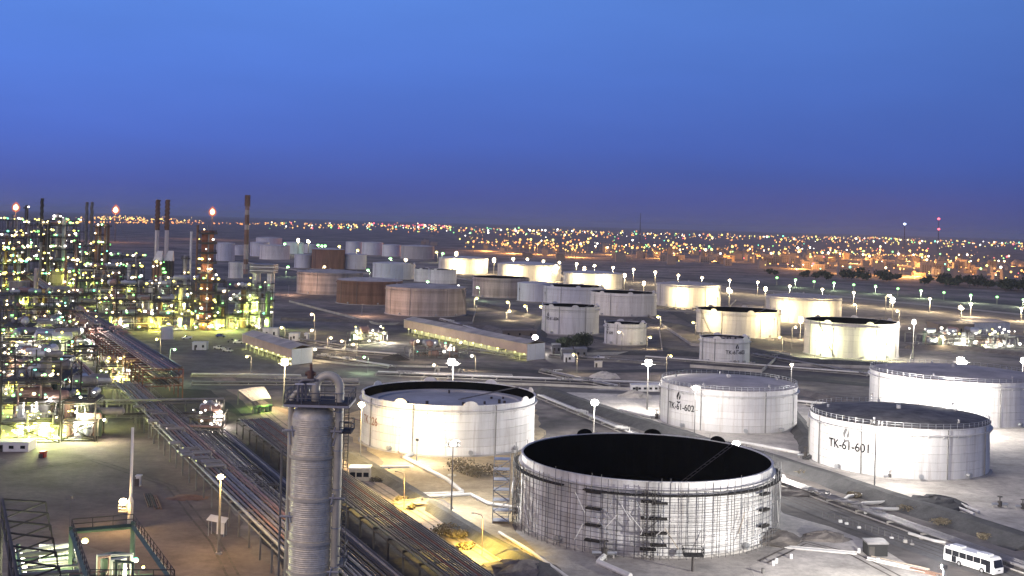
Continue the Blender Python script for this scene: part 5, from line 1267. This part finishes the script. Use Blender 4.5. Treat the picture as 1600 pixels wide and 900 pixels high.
# instrument shelter beside lamp post
p = G(338, 838); t = thing('instrument_shelter', 'white instrument shelter with tilted roof at the lamp post', 'shelter', (p.x, p.y, 0))
mb = MB(); mb.v = [(p.x-1.9, p.y-.2, 3.0), (p.x+1.7, p.y-1.0, 2.6), (p.x+1.9, p.y+1.2, 3.1), (p.x-1.6, p.y+1.9, 3.5)]; mb.v += [(a, b, c+.12) for a, b, c in mb.v]
for f in ((3,2,1,0), (4,5,6,7), (0,1,5,4), (1,2,6,5), (2,3,7,6), (3,0,4,7)): mb.face(f)
mb.build('roof', 'sign_white', t)
mb = MB(); mb.box(p.x+.2, p.x+1.6, p.y-.8, p.y-.6, .6, 2.7); mb.build('panel', 'sign_white', t)
for dx, dy in ((-1.5, 0), (1.5, -.5), (1.6, 1.0), (-1.3, 1.5)):
    mb = MB(); mb.bar((p.x+dx, p.y+dy, 0), (p.x+dx, p.y+dy, 2.7), .08); mb.build('leg', 'galv', t)
# pump shelter with corrugated roof
p = G(402, 636); t = thing('pump_shelter', 'pale corrugated roof shelter with green-lit pumps beneath', 'shelter', (p.x, p.y, 0))
a = G(372, 612, 4.2); b = G(395, 626, 4.2); c = G(424, 622, 4.2); d = G(413, 607, 4.2)
for i in range(10):
    f0, f1 = i/10, (i+1)/10 - .008
    q = [a.lerp(d, f0), a.lerp(d, f1), b.lerp(c, f1), b.lerp(c, f0)]; mb = MB(); mb.v = [(x.x, x.y, 4.7 + .25*math.sin(f0*3.14)) for x in q[:2]] + [(x.x, x.y, 4.0 + .25*math.sin(f0*3.14)) for x in q[2:]]; mb.v += [(x, y, z+.1) for x, y, z in mb.v]
    for f in ((3,2,1,0), (4,5,6,7), (0,1,5,4), (1,2,6,5), (2,3,7,6), (3,0,4,7)): mb.face(f)
    mb.build('roof_sheet', 'cream_paint', t)
for x in (a, b, c, d):
    mb = MB(); mb.bar((x.x, x.y+.3, 0), (x.x, x.y+.3, 4), .12); mb.build('post', 'steel_grey', t)
for i in range(5):
    x = b.lerp(c, (i+.5)/5); mb = MB(); mb.cyl(x.x, x.y+1.5, 0, 1.6, .5, n=10); mb.hdrum((x.x-.5, x.y+1, 1.9), (x.x+.7, x.y+1, 1.9), .4, 8); mb.build('pump', 'steel_green', t)
m_ = b.lerp(c, .6); point((m_.x, m_.y-.6, 3.2), 1500, (.6, 1, .15), .3, parent=t); m_ = b.lerp(d, .4); point((m_.x, m_.y, 3.4), 1500, (.6, 1, .15), .3, parent=t)

# ------------------------------------------------------------------ distant town
RT = random.Random(99)
def house(u, v, i):
    p = G(u, v); w = RT.uniform(9, 20); d = RT.uniform(9, 16); h = RT.choice([4, 7, 7, 10, 10, 13]); m = RT.choice(['house_pale', 'house_sand', 'house_grey'])
    t = thing('town_house', HL[m], 'house', (p.x, p.y, 0), 'flat-roofed town houses ' + m[6:])
    mb = MB(); mb.box(p.x-w/2, p.x+w/2, p.y, p.y+d, 0, h); mb.build('wall', m, t)
    mb = MB(); mb.box(p.x-w/2-.1, p.x+w/2+.1, p.y-.1, p.y+d+.1, h+.003, h+.8); mb.build('parapet', m, t)
    mb = MB(); mb.box(p.x-w/2+1, p.x-w/2+4.5, p.y+d/2, p.y+d-1, h+.803, h+3.2); mb.build('stair_hut', m, t)
    for k in range(int(w/4)):
        for z in range(0, h-2, 3):
            mb = MB(); x = p.x - w/2 + (k+.6)*w/int(w/4 + .6); mb.box(x-.7, x+.7, p.y-.06, p.y+.02, z+1.0, z+2.4)
            if i < 60: mb.build('window', 'glass_dark', t)
HL = {'house_pale': 'pale flat-roofed house in the distant orange-lit town', 'house_sand': 'sand brown flat-roofed house in the distant orange-lit town', 'house_grey': 'grey flat-roofed house in the distant orange-lit town'}
for i in range(190):
    if i < 90: u = RT.uniform(1000, 1640); v = 374 + (u-800)*.028 + RT.uniform(16, 44)
    else: u = RT.uniform(660, 1640); v = 374 + (u-800)*.028 + RT.triangular(6, 46, 12)
    if v > 398 + (u-1000)*.062 and u < 1300: v -= 10
    house(u, v, i)
# antenna masts
for u, vt, vb, kd, lab in ((1466,342,392,'lamp_red','distant antenna mast with two red beacons'), (1413,350,392,'lamp_blue','distant antenna mast with a blue-white beacon'), (1000,333,380,None,'thin unlit distant antenna mast')):
    p = G(u - .5, vb); h = height_at(p, u, vt); w = p.y/F; t = thing('antenna_mast', lab, 'antenna', (p.x, p.y, 0), 'antenna masts')
    for a in (0, 2.1, 4.2):
        mb = MB(); mb.bar((p.x+w*math.cos(a), p.y+w*math.sin(a), 0), (p.x+.3*w*math.cos(a), p.y+.3*w*math.sin(a), h), .16*w); mb.build('leg', 'steel_dark', t)
    mb = MB()
    for k_ in range(14):
        z = h*k_/14; r = w*(1-.7*k_/14)
        for a in (0, 2.1, 4.2): mb.bar((p.x+r*math.cos(a), p.y+r*math.sin(a), z), (p.x+r*.95*math.cos(a+2.1), p.y+r*.95*math.sin(a+2.1), z+h/14), .12*w)
    mb.build('lattice', 'steel_dark', t)
    if kd:
        inst('beacon', bulb(kd), (p.x, p.y, h), t, w*2.3)
        if kd == 'lamp_red': inst('beacon', bulb(kd), (p.x, p.y-w*1.5, h*.68), t, w*2.1)
# town street lamps: nearest 300 as things, the rest one glittering mass
tl = {}
def town_lamp_mesh(kind):
    if kind not in tl:
        mb = MB(); mb.tube([(0, 0, 0), (0, 0, 8)], .12, 4); mb.k = 1; mb.ball(0, 0, 8.8, 1.0, 7, 4); o = mb.build('town_lamp', ['steel_grey', kind]); tl[kind] = o.data; bpy.data.objects.remove(o)
    return tl[kind]
TLL = {'lamp_orange': 'orange street lamp in the distant town', 'lamp_amber': 'amber street lamp in the distant town', 'lamp_warm': 'warm street lamp in the distant town', 'lamp_white': 'white street lamp in the distant town', 'lamp_green': 'greenish street lamp in the distant town', 'lamp_yellow': 'yellow street lamp in the distant town', 'lamp_red': 'red lamp in the distant town', 'lamp_teal': 'teal lamp in the distant town'}
pts = []
KT = ['lamp_orange']*12 + ['lamp_amber']*7 + ['lamp_warm']*2 + ['lamp_white']*3 + ['lamp_yellow']*5 + ['lamp_green']*2 + ['lamp_teal'] + ['lamp_red']
def hl(u): return 358 + (u-800)*.028
for i in range(110): u = RT.uniform(725, 920); pts.append((u, 386 + (u-720)*.05 + RT.gauss(0, 5), RT.choice(['lamp_orange']*5 + ['lamp_amber']*4 + ['lamp_yellow'])))
for i in range(190): u = RT.uniform(880, 1320); pts.append((u, 390 + (u-880)*.035 + RT.gauss(0, 8), RT.choice(KT)))
for i in range(58): u = 1300 + i*2.6 + RT.uniform(-1, 1); pts.append((u, 402 + (u-1300)*.035 + RT.gauss(0, 1.2), RT.choice(['lamp_orange']*2 + ['lamp_amber']*4 + ['lamp_yellow'])))
for i in range(150): u = RT.uniform(1200, 1610); pts.append((u, RT.uniform(388, 428) + (u-1200)*.045, RT.choice(KT)))
for i in range(130): u = RT.uniform(700, 1610); pts.append((u, hl(u) + 14 + RT.uniform(0, 16), RT.choice(KT)))
pts = [p for p in pts if p[1] > hl(p[0]) + 3]
pts.sort(key=lambda p: -(p[1] - hl(p[0])))
for u, v, kd in pts[:300]:
    p = G(u, v); s_ = max(.8, p.y*.00066); o = inst('town_lamp', town_lamp_mesh(kd), (p.x, p.y, 0), None, (s_, s_, 1.0))
    o.scale = (s_*RT.choice([.55, .7, .9, 1, 1.2, 1.5]),)*3; tag(o, TLL[kd], 'street lamp', 'town street lamps ' + kd[5:])
far = [(u, v, kd) for u, v, kd in pts[300:]]
for i in range(760):
    u = RT.uniform(420, 1640); v = hl(u) + RT.triangular(-1.5, 14, 2); far.append((u, v, RT.choice(KT)))
for i in range(150): u = RT.uniform(100, 445); far.append((u, 351 + RT.gauss(0, .7) + (u-330)*.006, RT.choice(['lamp_orange']*4+['lamp_amber']*2)))
for i in range(150): u = RT.triangular(110, 330, 200); far.append((u, 343.5 + (u-200)*.02 + RT.gauss(0, 2.2), RT.choice(['lamp_orange', 'lamp_amber', 'lamp_amber', 'lamp_yellow'])))
for i in range(60): u = RT.uniform(565, 700); far.append((u, 352 + (u-600)*.02 + RT.gauss(0, 1.2), RT.choice(['lamp_orange', 'lamp_warm', 'lamp_red'])))
for i in range(60): u = RT.uniform(1250, 1440); far.append((u, 371 + (u-1250)*.02 + RT.gauss(0, 1), RT.choice(['lamp_amber', 'lamp_yellow', 'lamp_orange'])))
kinds = sorted(set(f[2] for f in far)); mb = MB()
for u, v, kd in far:
    d = v - hy(u); v = max(v, hy(u) + 5.5); p = G(u, v); mb.k = kinds.index(kd); s_ = p.y*.00046*RT.choice([.5, .6, .8, 1, 1.3, 1.7]); mb.ball(p.x, p.y, 9, s_, 6, 3)
    mb.k = len(kinds); mb.bar((p.x, p.y, 0), (p.x, p.y, 9-s_), .2, 3)
o = mb.build('far_city_lights', kinds + ['steel_grey']); tag(o, 'mass of tiny coloured city lights along the horizon', 'city lights', kind='stuff')
# glow of the streets
for u, v in ((760,392),(800,396),(850,398),(900,402),(960,398),(1040,404),(1120,408),(1200,408),(1290,414),(1340,412),(1400,414),(1450,418),(1300,404),(1360,406),(1420,408),(1560,424),(1500,418),(1250,420),(1430,432),(1410,433),(1580,430),(1330,428)):
    p = G(u, v); point((p.x, p.y, 8), 380000, (1, .42, .10), 1.0, name='street_light')
# trees
def leaf_crown(mb, x, y, z, rx, rz, n, rnd, s0=.35):
    for i in range(n):
        while True:
            a, b, c = rnd.uniform(-1, 1), rnd.uniform(-1, 1), rnd.uniform(-1, 1); q = a*a+b*b+c*c
            if .15 < q < 1: break
        cx_, cy_, cz_ = x + a*rx*rnd.uniform(.7, 1.1), y + b*rx*rnd.uniform(.7, 1.1), z + c*rz; s_ = s0*rnd.uniform(.6, 1.5)
        v1 = Vector((rnd.uniform(-1, 1), rnd.uniform(-1, 1), rnd.uniform(-1, 1))).normalized()*s_; v2 = v1.cross(Vector((rnd.uniform(-1, 1), rnd.uniform(-1, 1), rnd.uniform(-1, 1)))).normalized()*s_*.8
        b0 = len(mb.v); P_ = Vector((cx_, cy_, cz_)); mb.v += [tuple(P_-v1), tuple(P_+v2), tuple(P_+v1), tuple(P_-v2)]; mb.face((b0, b0+1, b0+2, b0+3))
def tree(u, v, rx, h, label, group, n=300, trunk=True, mat='leaf', cat='tree', s0=.35, name='tree'):
    p = G(u, v); t = thing(name, label, cat, (p.x, p.y, 0), group); rnd = random.Random(int(u*7+v))
    if trunk:
        mb = MB(); mb.tube([(p.x, p.y, 0), (p.x+.2, p.y, h*.35), (p.x-.1, p.y+.1, h*.7)], .25, 6, r1=.08)
        for k_ in range(4):
            a = k_*1.6; mb.tube([(p.x+.2, p.y, h*.33), (p.x+math.cos(a)*rx*.6, p.y+math.sin(a)*rx*.6, h*.7)], .1, 4, r1=.03)
        mb.build('trunk', 'bark', t)
    mb = MB()
    for k_ in range(5):
        a = rnd.uniform(0, 6.28); q = rx*.45
        leaf_crown(mb, p.x+q*math.cos(a), p.y+q*math.sin(a), h*(.62 if trunk else .5) + rnd.uniform(-.1, .1)*h, rx*.65, h*(.34 if trunk else .48), n//5, rnd, s0)
    o = mb.build('crown', mat, t); return t
tree(879, 549, 4.6, 7.5, 'dark bushy tree at the left of the three before the tank', 'dark bushy trees', 900)
tree(895, 550, 5.0, 8.0, 'dark bushy tree in the middle of the three', 'dark bushy trees', 900)
tree(909, 549, 5.4, 9.5, 'tallest dark bushy tree at the right of the three', 'dark bushy trees', 1100)
for i in range(56):
    u = RT.uniform(1310, 1620); v = 437 + (u-1320)*.075 + RT.uniform(-7, 0)
    if 1395 < u < 1440 and RT.random() < .7: continue
    tree(u, v, RT.uniform(6, 11), RT.uniform(8, 14), 'dark tree in the belt at the edge of the distant town', 'town edge trees', 110, s0=1.5)
for i in range(14):
    u = RT.uniform(1180, 1330); v = 428 + (u-1180)*.07 + RT.uniform(-4, 2); tree(u, v, RT.uniform(4, 7), RT.uniform(6, 9), 'small dark tree before the pale town blocks', 'town front trees', 80, s0=1.3)
for i, (u, v, w, lab) in enumerate([(694,834,3.2,'dry scrub mound between road and yellow sand'),(712,838,2.4,'smaller dry scrub mound beside the larger'),(728,857,1.8,'reddish scrub low on the road edge'),(720,735,5,'wide dry scrub patch before the floodlit tank'),(760,745,5,'dry scrub patch between the two open tanks'),(745,742,4,'dry scrub patch in the middle of the strip'),(640,795,1.4,'tiny scrub tuft by the lamp pole'),(628,782,1.6,'scrub tuft at the dike foot'),(590,752,1.6,'scrub tuft beyond the roadside hut'),(1335,776,1.8,'scrub tuft beside the bypass pipes'),(1540,842,1.8,'scrub tuft on the dike by the bus'),(1470,820,2.2,'scrub tuft on the dike near the pipe corner'),(1420,800,2.6,'scrub clump in the ditch by the pipeline'),(1260,742,2.6,'scrub clump in the ditch behind the scaffold')]):
    tree(u, v, w, w*.55, lab, 'dry scrub', 520, False, 'scrub', 'shrub', .20, 'shrub')
# ------------------------------------------------------------------ bus
A = G(1481, 879); B = G(1549, 900); dv = (B - A); dv.z = 0; dv.normalize(); nv = Vector((-dv.y, dv.x, 0))
cb = (A + B)/2 - nv*-1.0
bus = thing('bus', 'white coach with dark windows driving along the road', 'bus', (cb.x, cb.y, 0)); bus.rotation_euler = (0, 0, math.atan2(dv.y, dv.x))
class LM(MB):
    def build(s, name, mat, parent, smooth=False):
        me = bpy.data.meshes.new(name); me.from_pydata(s.v, [], s.f); me.materials.append(M(mat)); me.update(); o = bpy.data.objects.new(name, me); C.objects.link(o); o.parent = parent; return o
Lb, Wb, Hb = 10.8, 2.5, 3.15
mb = LM(); sec = []
prof = [(-Lb/2, .45), (-Lb/2-.05, 1.2), (-Lb/2+.1, 2.7), (-Lb/2+.35, Hb), (Lb/2-.9, Hb), (Lb/2-.45, 2.85), (Lb/2-.05, 1.5), (Lb/2, .9), (Lb/2-.05, .45)]
nP = len(prof)
for y, ins in ((-Wb/2+.12, 1), (-Wb/2, 0), (Wb/2, 0), (Wb/2-.12, 1)):
    for x, z in prof: mb.v.append((x, y, z if not (ins and z >= 2.7) else z+.06))
mb.face(tuple(range(nP, 2*nP))[::-1]); mb.face(tuple(range(2*nP, 3*nP)))
for i in range(nP):
    j = (i+1) % nP; mb.face((nP+i, nP+j, 2*nP+j, 2*nP+i))
mb.v = mb.v[nP:3*nP]; mb.f = [tuple(k - nP for k in f) for f in mb.f]
mb.build('body', 'bus_white', bus)
for s_ in (-1, 1):
    y = s_*(Wb/2+.015)
    for i in range(6):
        mb = LM(); x0 = -Lb/2+.35 + i*1.52; mb.box(x0, x0+1.44, min(y, y-s_*.03), max(y, y-s_*.03), 1.62, 2.62); mb.build('side_window', 'glass_dark', bus)
    mb = LM(); mb.box(-Lb/2+1.75, -Lb/2+2.75, min(y, y-s_*.03), max(y, y-s_*.03), .5, 1.60); mb.build('rear_door', 'glass_dark', bus)
    mb = LM(); mb.box(Lb/2-1.8, Lb/2-.85, min(y, y-s_*.03), max(y, y-s_*.03), .5, 2.6); mb.build('front_door', 'glass_dark', bus)
    for x in (-Lb/2+3.4, Lb/2-2.6):
        mb = LM(); mb.tube([(x, s_*(Wb/2+.04), .5), (x, s_*(Wb/2-.3), .5)], .52, 16); wh = mb.build('wheel', 'tyre', bus)
        mb = LM(); mb.tube([(x, s_*(Wb/2+.06), .5), (x, s_*(Wb/2+.02), .5)], .26, 12); mb.build('hub', 'galv', wh)
    mb = LM(); mb.bar((Lb/2-.4, s_*(Wb/2), 2.5), (Lb/2+.15, s_*(Wb/2+.3), 2.3), .04); mb.box(Lb/2+.1, Lb/2+.2, s_*(Wb/2+.3)-.12, s_*(Wb/2+.3)+.12, 1.8, 2.35); mb.build('mirror', 'black', bus)
    mb = LM(); mb.box(Lb/2-.02, Lb/2+.03, s_*.95-.2, s_*.95+.2, .75, .98); mb.build('headlight', 'sign_white', bus)
mb = LM(); mb.v = [(Lb/2-.03, -1.1, 1.5), (Lb/2-.03, 1.1, 1.5), (Lb/2-.40, 1.05, 2.78), (Lb/2-.40, -1.05, 2.78)]; mb.v += [(x-.08, y, z-.01) for x, y, z in mb.v]; mb.v = [(x+.05, y, z) for x, y, z in mb.v]
for f in ((0,1,2,3), (7,6,5,4), (0,4,5,1), (1,5,6,2), (2,6,7,3), (3,7,4,0)): mb.face(f)
mb.build('windscreen', 'glass_dark', bus)
mb = LM(); mb.box(Lb/2, Lb/2+.03, -.3, .3, .95, 1.1); mb.build('badge', 'black', bus)
for x in (-3.2, 2.6):
    mb = LM(); mb.box(x-1.1, x+1.1, -.8, .8, Hb+.003, Hb+.28); mb.build('roof_unit', 'bus_white', bus)
# ------------------------------------------------------------------ vehicles
def pickup(u, v, ang, mat, label, kind='pickup'):
    p = G(u, v); t = thing('pickup_truck' if kind == 'pickup' else 'parked_car', label, 'pickup' if kind == 'pickup' else 'car', (p.x, p.y, 0), 'parked vehicles'); t.rotation_euler = (0, 0, math.radians(ang))
    mb = LM(); mb.box(-2.4, 2.4, -.9, .9, .45, 1.05); mb.build('body', mat, t)
    mb = LM(); mb.hexa([(-.4, -.85), (1.2, -.85), (1.2, .85), (-.4, .85)] if kind == 'pickup' else [(-2.0, -.85), (1.0, -.85), (1.0, .85), (-2.0, .85)], 1.053, 1.75, [(-.2, -.75), (.7, -.75), (.7, .75), (-.2, .75)] if kind == 'pickup' else [(-1.6, -.75), (.4, -.75), (.4, .75), (-1.6, .75)]); mb.build('cab', mat, t)
    for s_ in (-1, 1):
        mb = LM(); mb.v = [(-.2, s_*.87, 1.15), (.95, s_*.87, 1.15), (.6, s_*.79, 1.68), (-.1, s_*.79, 1.68)]; mb.face((0, 1, 2, 3)); mb.build('side_window', 'glass_dark', t)
        for x in (-1.5, 1.5):
            mb = LM(); mb.tube([(x, s_*.92, .38), (x, s_*.65, .38)], .38, 12); mb.build('wheel', 'tyre', t)
    if kind == 'pickup':
        for s_ in (-1, 1):
            mb = LM(); mb.box(-2.4, -.42, s_*.86-.04, s_*.86+.04, 1.053, 1.4); mb.build('bed_side', mat, t)
    mb = LM(); mb.v = [(1.15, -.75, 1.1), (1.15, .75, 1.1), (.74, .68, 1.7), (.74, -.68, 1.7)]; mb.v = [(x+.03, y, z) for x, y, z in mb.v]; mb.face((0, 1, 2, 3)); mb.build('windscreen', 'glass_dark', t)
pickup(342, 546, -25, 'bus_white', 'white pickup truck parked on the paved yard'); pickup(356, 550, -30, 'clad_white', 'silver pickup parked beside the white pickup'); pickup(936, 562, 170, 'bus_white', 'white pickup beside the site cabins')
pickup(362, 535, 10, 'steel_grey', 'grey car parked at the pink shed wall', 'car'); pickup(372, 537, 15, 'bus_white', 'white car parked at the pink shed wall', 'car'); pickup(345, 527, 0, 'blue_paint', 'dark blue car parked by the unit road', 'car'); pickup(292, 530, 200, 'bus_white', 'white pickup parked next to the little white tank')
# ------------------------------------------------------------------ yard clutter
def drum(u, v, mat, label):
    p = G(u, v); mb = MB(); mb.lathe(p.x, p.y, [(.3, 0), (.32, .05), (.3, .1), (.3, .45), (.32, .48), (.3, .52), (.3, .85), (.31, .9), (.05, .9)], 12, True); o = mb.build('oil_drum', mat); tag(o, label, 'drum', 'oil drums')
for u, v, m_, l_ in ((1208,884,'sign_white','white drum, nearest of the trio on the sand'),(1213,880,'sign_white','white drum, middle of the trio on the sand'),(1236,873,'sign_white','white drum standing alone farther up the sand'),(1342,864,'sign_white','white drum left of the black container'),(1372,879,'sign_white','white drum in front of the black container'),(1192,896,'steel_grey','grey drum at the sand yard edge')): drum(u, v, m_, l_)
def valve_set(u, v, label, mat='galv', s=1.0):
    p = G(u, v); t = thing('valve_assembly', label, 'valve', (p.x, p.y, 0), 'valve assemblies')
    mb = MB(); mb.tube([(p.x-1.6*s, p.y, .7*s), (p.x+1.6*s, p.y, .7*s)], .28*s, 8); mb.build('pipe', mat, t)
    mb = MB(); mb.cyl(p.x, p.y, .2*s, 1.3*s, .45*s, n=10); mb.cyl(p.x, p.y, 1.3*s, 2.2*s, .12*s, n=6); mb.build('valve_body', 'steel_dark', t)
    mb = MB(); ring_prism(mb, p.x, p.y, .4*s, .52*s, 2.15*s, 2.25*s, 12); mb.build('handwheel', 'red_paint' if u < 700 else 'steel_dark', t)
    for x in (-1.2, 1.2):
        mb = MB(); mb.box(p.x+x*s-.15, p.x+x*s+.15, p.y-.15, p.y+.15, 0, .45*s); mb.build('support', 'concrete', t)
for u, v, l_, s_ in ((1258,716,'valve assembly at the foot of TK-61-601 near the dike',1.3),(1026,655,'valve assembly at the foot of TK-61-602',1.3),(655,703,'valve assembly at the floodlit open tank nozzle',1.4),(944,872,'valve assembly at the scaffolded tank base',1.4),(1196,850,'valve assembly on the pale sand beside the scaffold',1.0),(1562,793,'valve assembly on the sand near picture edge',1.1),(1598,796,'valve assembly cut by the picture edge',1.0),(1390,748,'valve assembly in front of TK-61-601',.9),(1448,746,'white valve assembly at the middle of TK-61-601',.9),(806,803,'valve assembly below the scaffold stair tower',1.0)): valve_set(u, v, l_, 'galv', s_)
def stack_of(u, v, ang, n, L, label, mats, cat='pipe stack'):
    p = G(u, v); t = thing('pipe_stack', label, cat, (p.x, p.y, 0), 'stacks of spare pipes and planks'); d = Vector((math.cos(ang), math.sin(ang), 0)); m_ = Vector((-d.y, d.x, 0))
    for i in range(n):
        r = R0.uniform(.1, .18); c = p + m_*(i % 5)*.42 + d*R0.uniform(-.5, .5); z = r + (i//5)*.4
        mb = MB(); mb.tube([c - d*L/2 + Vector((0, 0, z)), c + d*L/2 + Vector((0, 0, z + R0.uniform(0, .05)))], r, 6); mb.build('spare_pipe', R0.choice(mats), t)
stack_of(1400, 886, -.75, 9, 11, 'loose pipes and planks lying beside the black container', ('wood', 'pipe_white', 'pipe_grey'))
stack_of(1430, 893, -.8, 6, 8, 'second heap of loose pipes in front of the bus', ('wood', 'rust_brown', 'pipe_grey'))
stack_of(1280, 862, -.25, 5, 13, 'white pipes on trestles on the pale sand', ('pipe_white', 'galv'))
stack_of(228, 782, -1.2, 4, 12, 'dark pipes lying on the dirt yard by the vent stack', ('rust_brown', 'steel_dark'))
stack_of(238, 786, -1.2, 4, 12, 'second row of dark pipes lying on the dirt yard', ('rust_brown', 'steel_dark'))
def fence_posts(px, label):
    a = G(*px[0]); b = G(*px[1]); t = thing('post_fence', label, 'fence', (a.x, a.y, 0)); n = int((b-a).length/1.6)
    for i in range(n+1):
        q = a.lerp(b, i/n); mb = MB(); mb.bar((q.x, q.y, 0), (q.x+R0.uniform(-.1, .1), q.y, R0.uniform(1.0, 1.5)), .07); mb.build('post', 'steel_grey', t)
        if R0.random() < .45: mb = MB(); mb.box(q.x-.35, q.x+.35, q.y-.25, q.y+.25, 0, R0.uniform(.3, .7)); mb.build('block', R0.choice(['sign_white', 'concrete']), t)
fence_posts(((1285, 808), (1425, 852)), 'row of thin posts with white blocks along the road')
def mound(u, v, w, h, label, mat='mound', seed=0):
    rnd = random.Random(seed); p = G(u, v); mb = MB(); n = 14; k = 5
    prof = [(w*(1 - i/k)*(1), h*(1-(1-i/k)**2)*(1)) for i in range(k+1)]
    for i, (r, z) in enumerate(prof):
        for j in range(n):
            a = 2*math.pi*j/n; rr = r*rnd.uniform(.75, 1.2); mb.v.append((p.x+rr*math.cos(a)*1.5, p.y+rr*math.sin(a), max(-.05, z*rnd.uniform(.8, 1.15) - .05)))
    for i in range(k):
        for j in range(n): mb.face((i*n+j, i*n+(j+1) % n, (i+1)*n+(j+1) % n, (i+1)*n+j))
    o = mb.build('earth_mound', mat); tag(o, label, 'mound', 'earth mounds')
for i, (u, v, w, h, l_, m_) in enumerate([(991,620,4,2.2,'small sand heap under the floodlight mast','sand_light'),(1205,845,5,2.2,'grey spoil heap beside the scaffold','mound'),(1290,842,3.4,1.6,'dark spoil heap on the sand yard','mound'),(945,590,4,2.5,'pale pointed gravel heap behind the open tanks','sand_light'),(660,790,5,1.5,'brown earth mound beside the sandy road','mound'),(810,892,5,1.8,'dark mound at the dike end','mound'),(618,562,4,2.2,'dark coal-like heap on the rough ground','dark_soil'),(1460,790,6,2.2,'dark earth mound at the pipeline crossing','bund_dark'),(1235,770,5,1.2,'rubble mound in the pipeline ditch','mound'),(1130,712,5,1.4,'rubble mound by the floodlight behind the scaffold','mound'),(318,715,3,1,'red-brown dirt heap by the grey rack','rust_brown'),(294,778,3.2,.5,'flat rusty stain of earth in the dirt yard','rust_brown')]): mound(u, v, w, h, l_, m_, i)
# small maintenance platform truck in front of the scaffold
p = G(1082, 893); t = thing('work_platform', 'dark railed work platform on a post before the scaffold', 'platform', (p.x, p.y, 0)); hp = height_at(p, 1082, 868)
mb = MB(); mb.bar((p.x, p.y, 0), (p.x, p.y, hp), .25, 6); mb.build('post', 'steel_dark', t); mb = MB(); mb.box(p.x-1.7, p.x+1.7, p.y-1.2, p.y+1.2, hp, hp+.2); mb.build('deck', 'black', t)
railing(t, [(p.x-1.7, p.y-1.2), (p.x+1.7, p.y-1.2), (p.x+1.7, p.y+1.2), (p.x-1.7, p.y+1.2), (p.x-1.7, p.y-1.2)], hp+.2, 1.2, 1.1, 'black')
# curved lamp posts by the sandy road, sodium light added to warm the sand
for u, v, vb, lab in ((626,738,798,'curved lamp post beside the dike with added sodium light'),(748,803,868,'curved sodium lamp post shining on yellow sand')):
    q = G(u+5, vb); hh = height_at(q, u+5, v); t = thing('street_lamp', lab, 'street lamp', (q.x, q.y, 0), 'curved sodium lamp posts'); mb = MB(); mb.tube([(q.x, q.y, 0), (q.x, q.y, hh-.8), (q.x-.3, q.y, hh-.2), (q.x-1.6, q.y, hh+.15)], .075, 6); mb.build('pole', 'pipe_pink', t); mb = MB(); mb.box(q.x-2.1, q.x-1.6, q.y-.12, q.y+.12, hh+.05, hh+.2); mb.build('lamp_head', 'steel_grey', t)
    so_ = point((q.x-1.85, q.y, hh-.15), 1, (1, .68, .12), .15, parent=t); sp_ = bpy.data.lights.new('sodium_lamp', 'SPOT'); sp_.energy = 42000 if u > 700 else 32000; sp_.color = (1, .68, .12); sp_.spot_size = math.radians(140); sp_.spot_blend = .6; sp_.shadow_soft_size = .15; so_.data = sp_

# ------------------------------------------------------------------ haze
mb = MB(); mb.box(-26500, 26500, -3500, 40500, -1.5, 135)
hz = mb.build('haze', 'black'); hz.data.materials.clear(); hm = bpy.data.materials.new('haze_air'); hm.use_nodes = True; ht_ = hm.node_tree
ht_.nodes.remove(ht_.nodes['Principled BSDF']); pv = ht_.nodes.new('ShaderNodeVolumePrincipled'); pv.inputs['Color'].default_value = (.74, .80, .94, 1); pv.inputs['Density'].default_value = 4.5e-5; pv.inputs['Anisotropy'].default_value = .2
ht_.links.new(pv.outputs[0], ht_.nodes['Material Output'].inputs['Volume']); hz.data.materials.append(hm); hz['kind'] = 'stuff'; hz['label'] = 'thin blue evening haze over the whole refinery'; hz['category'] = 'haze'
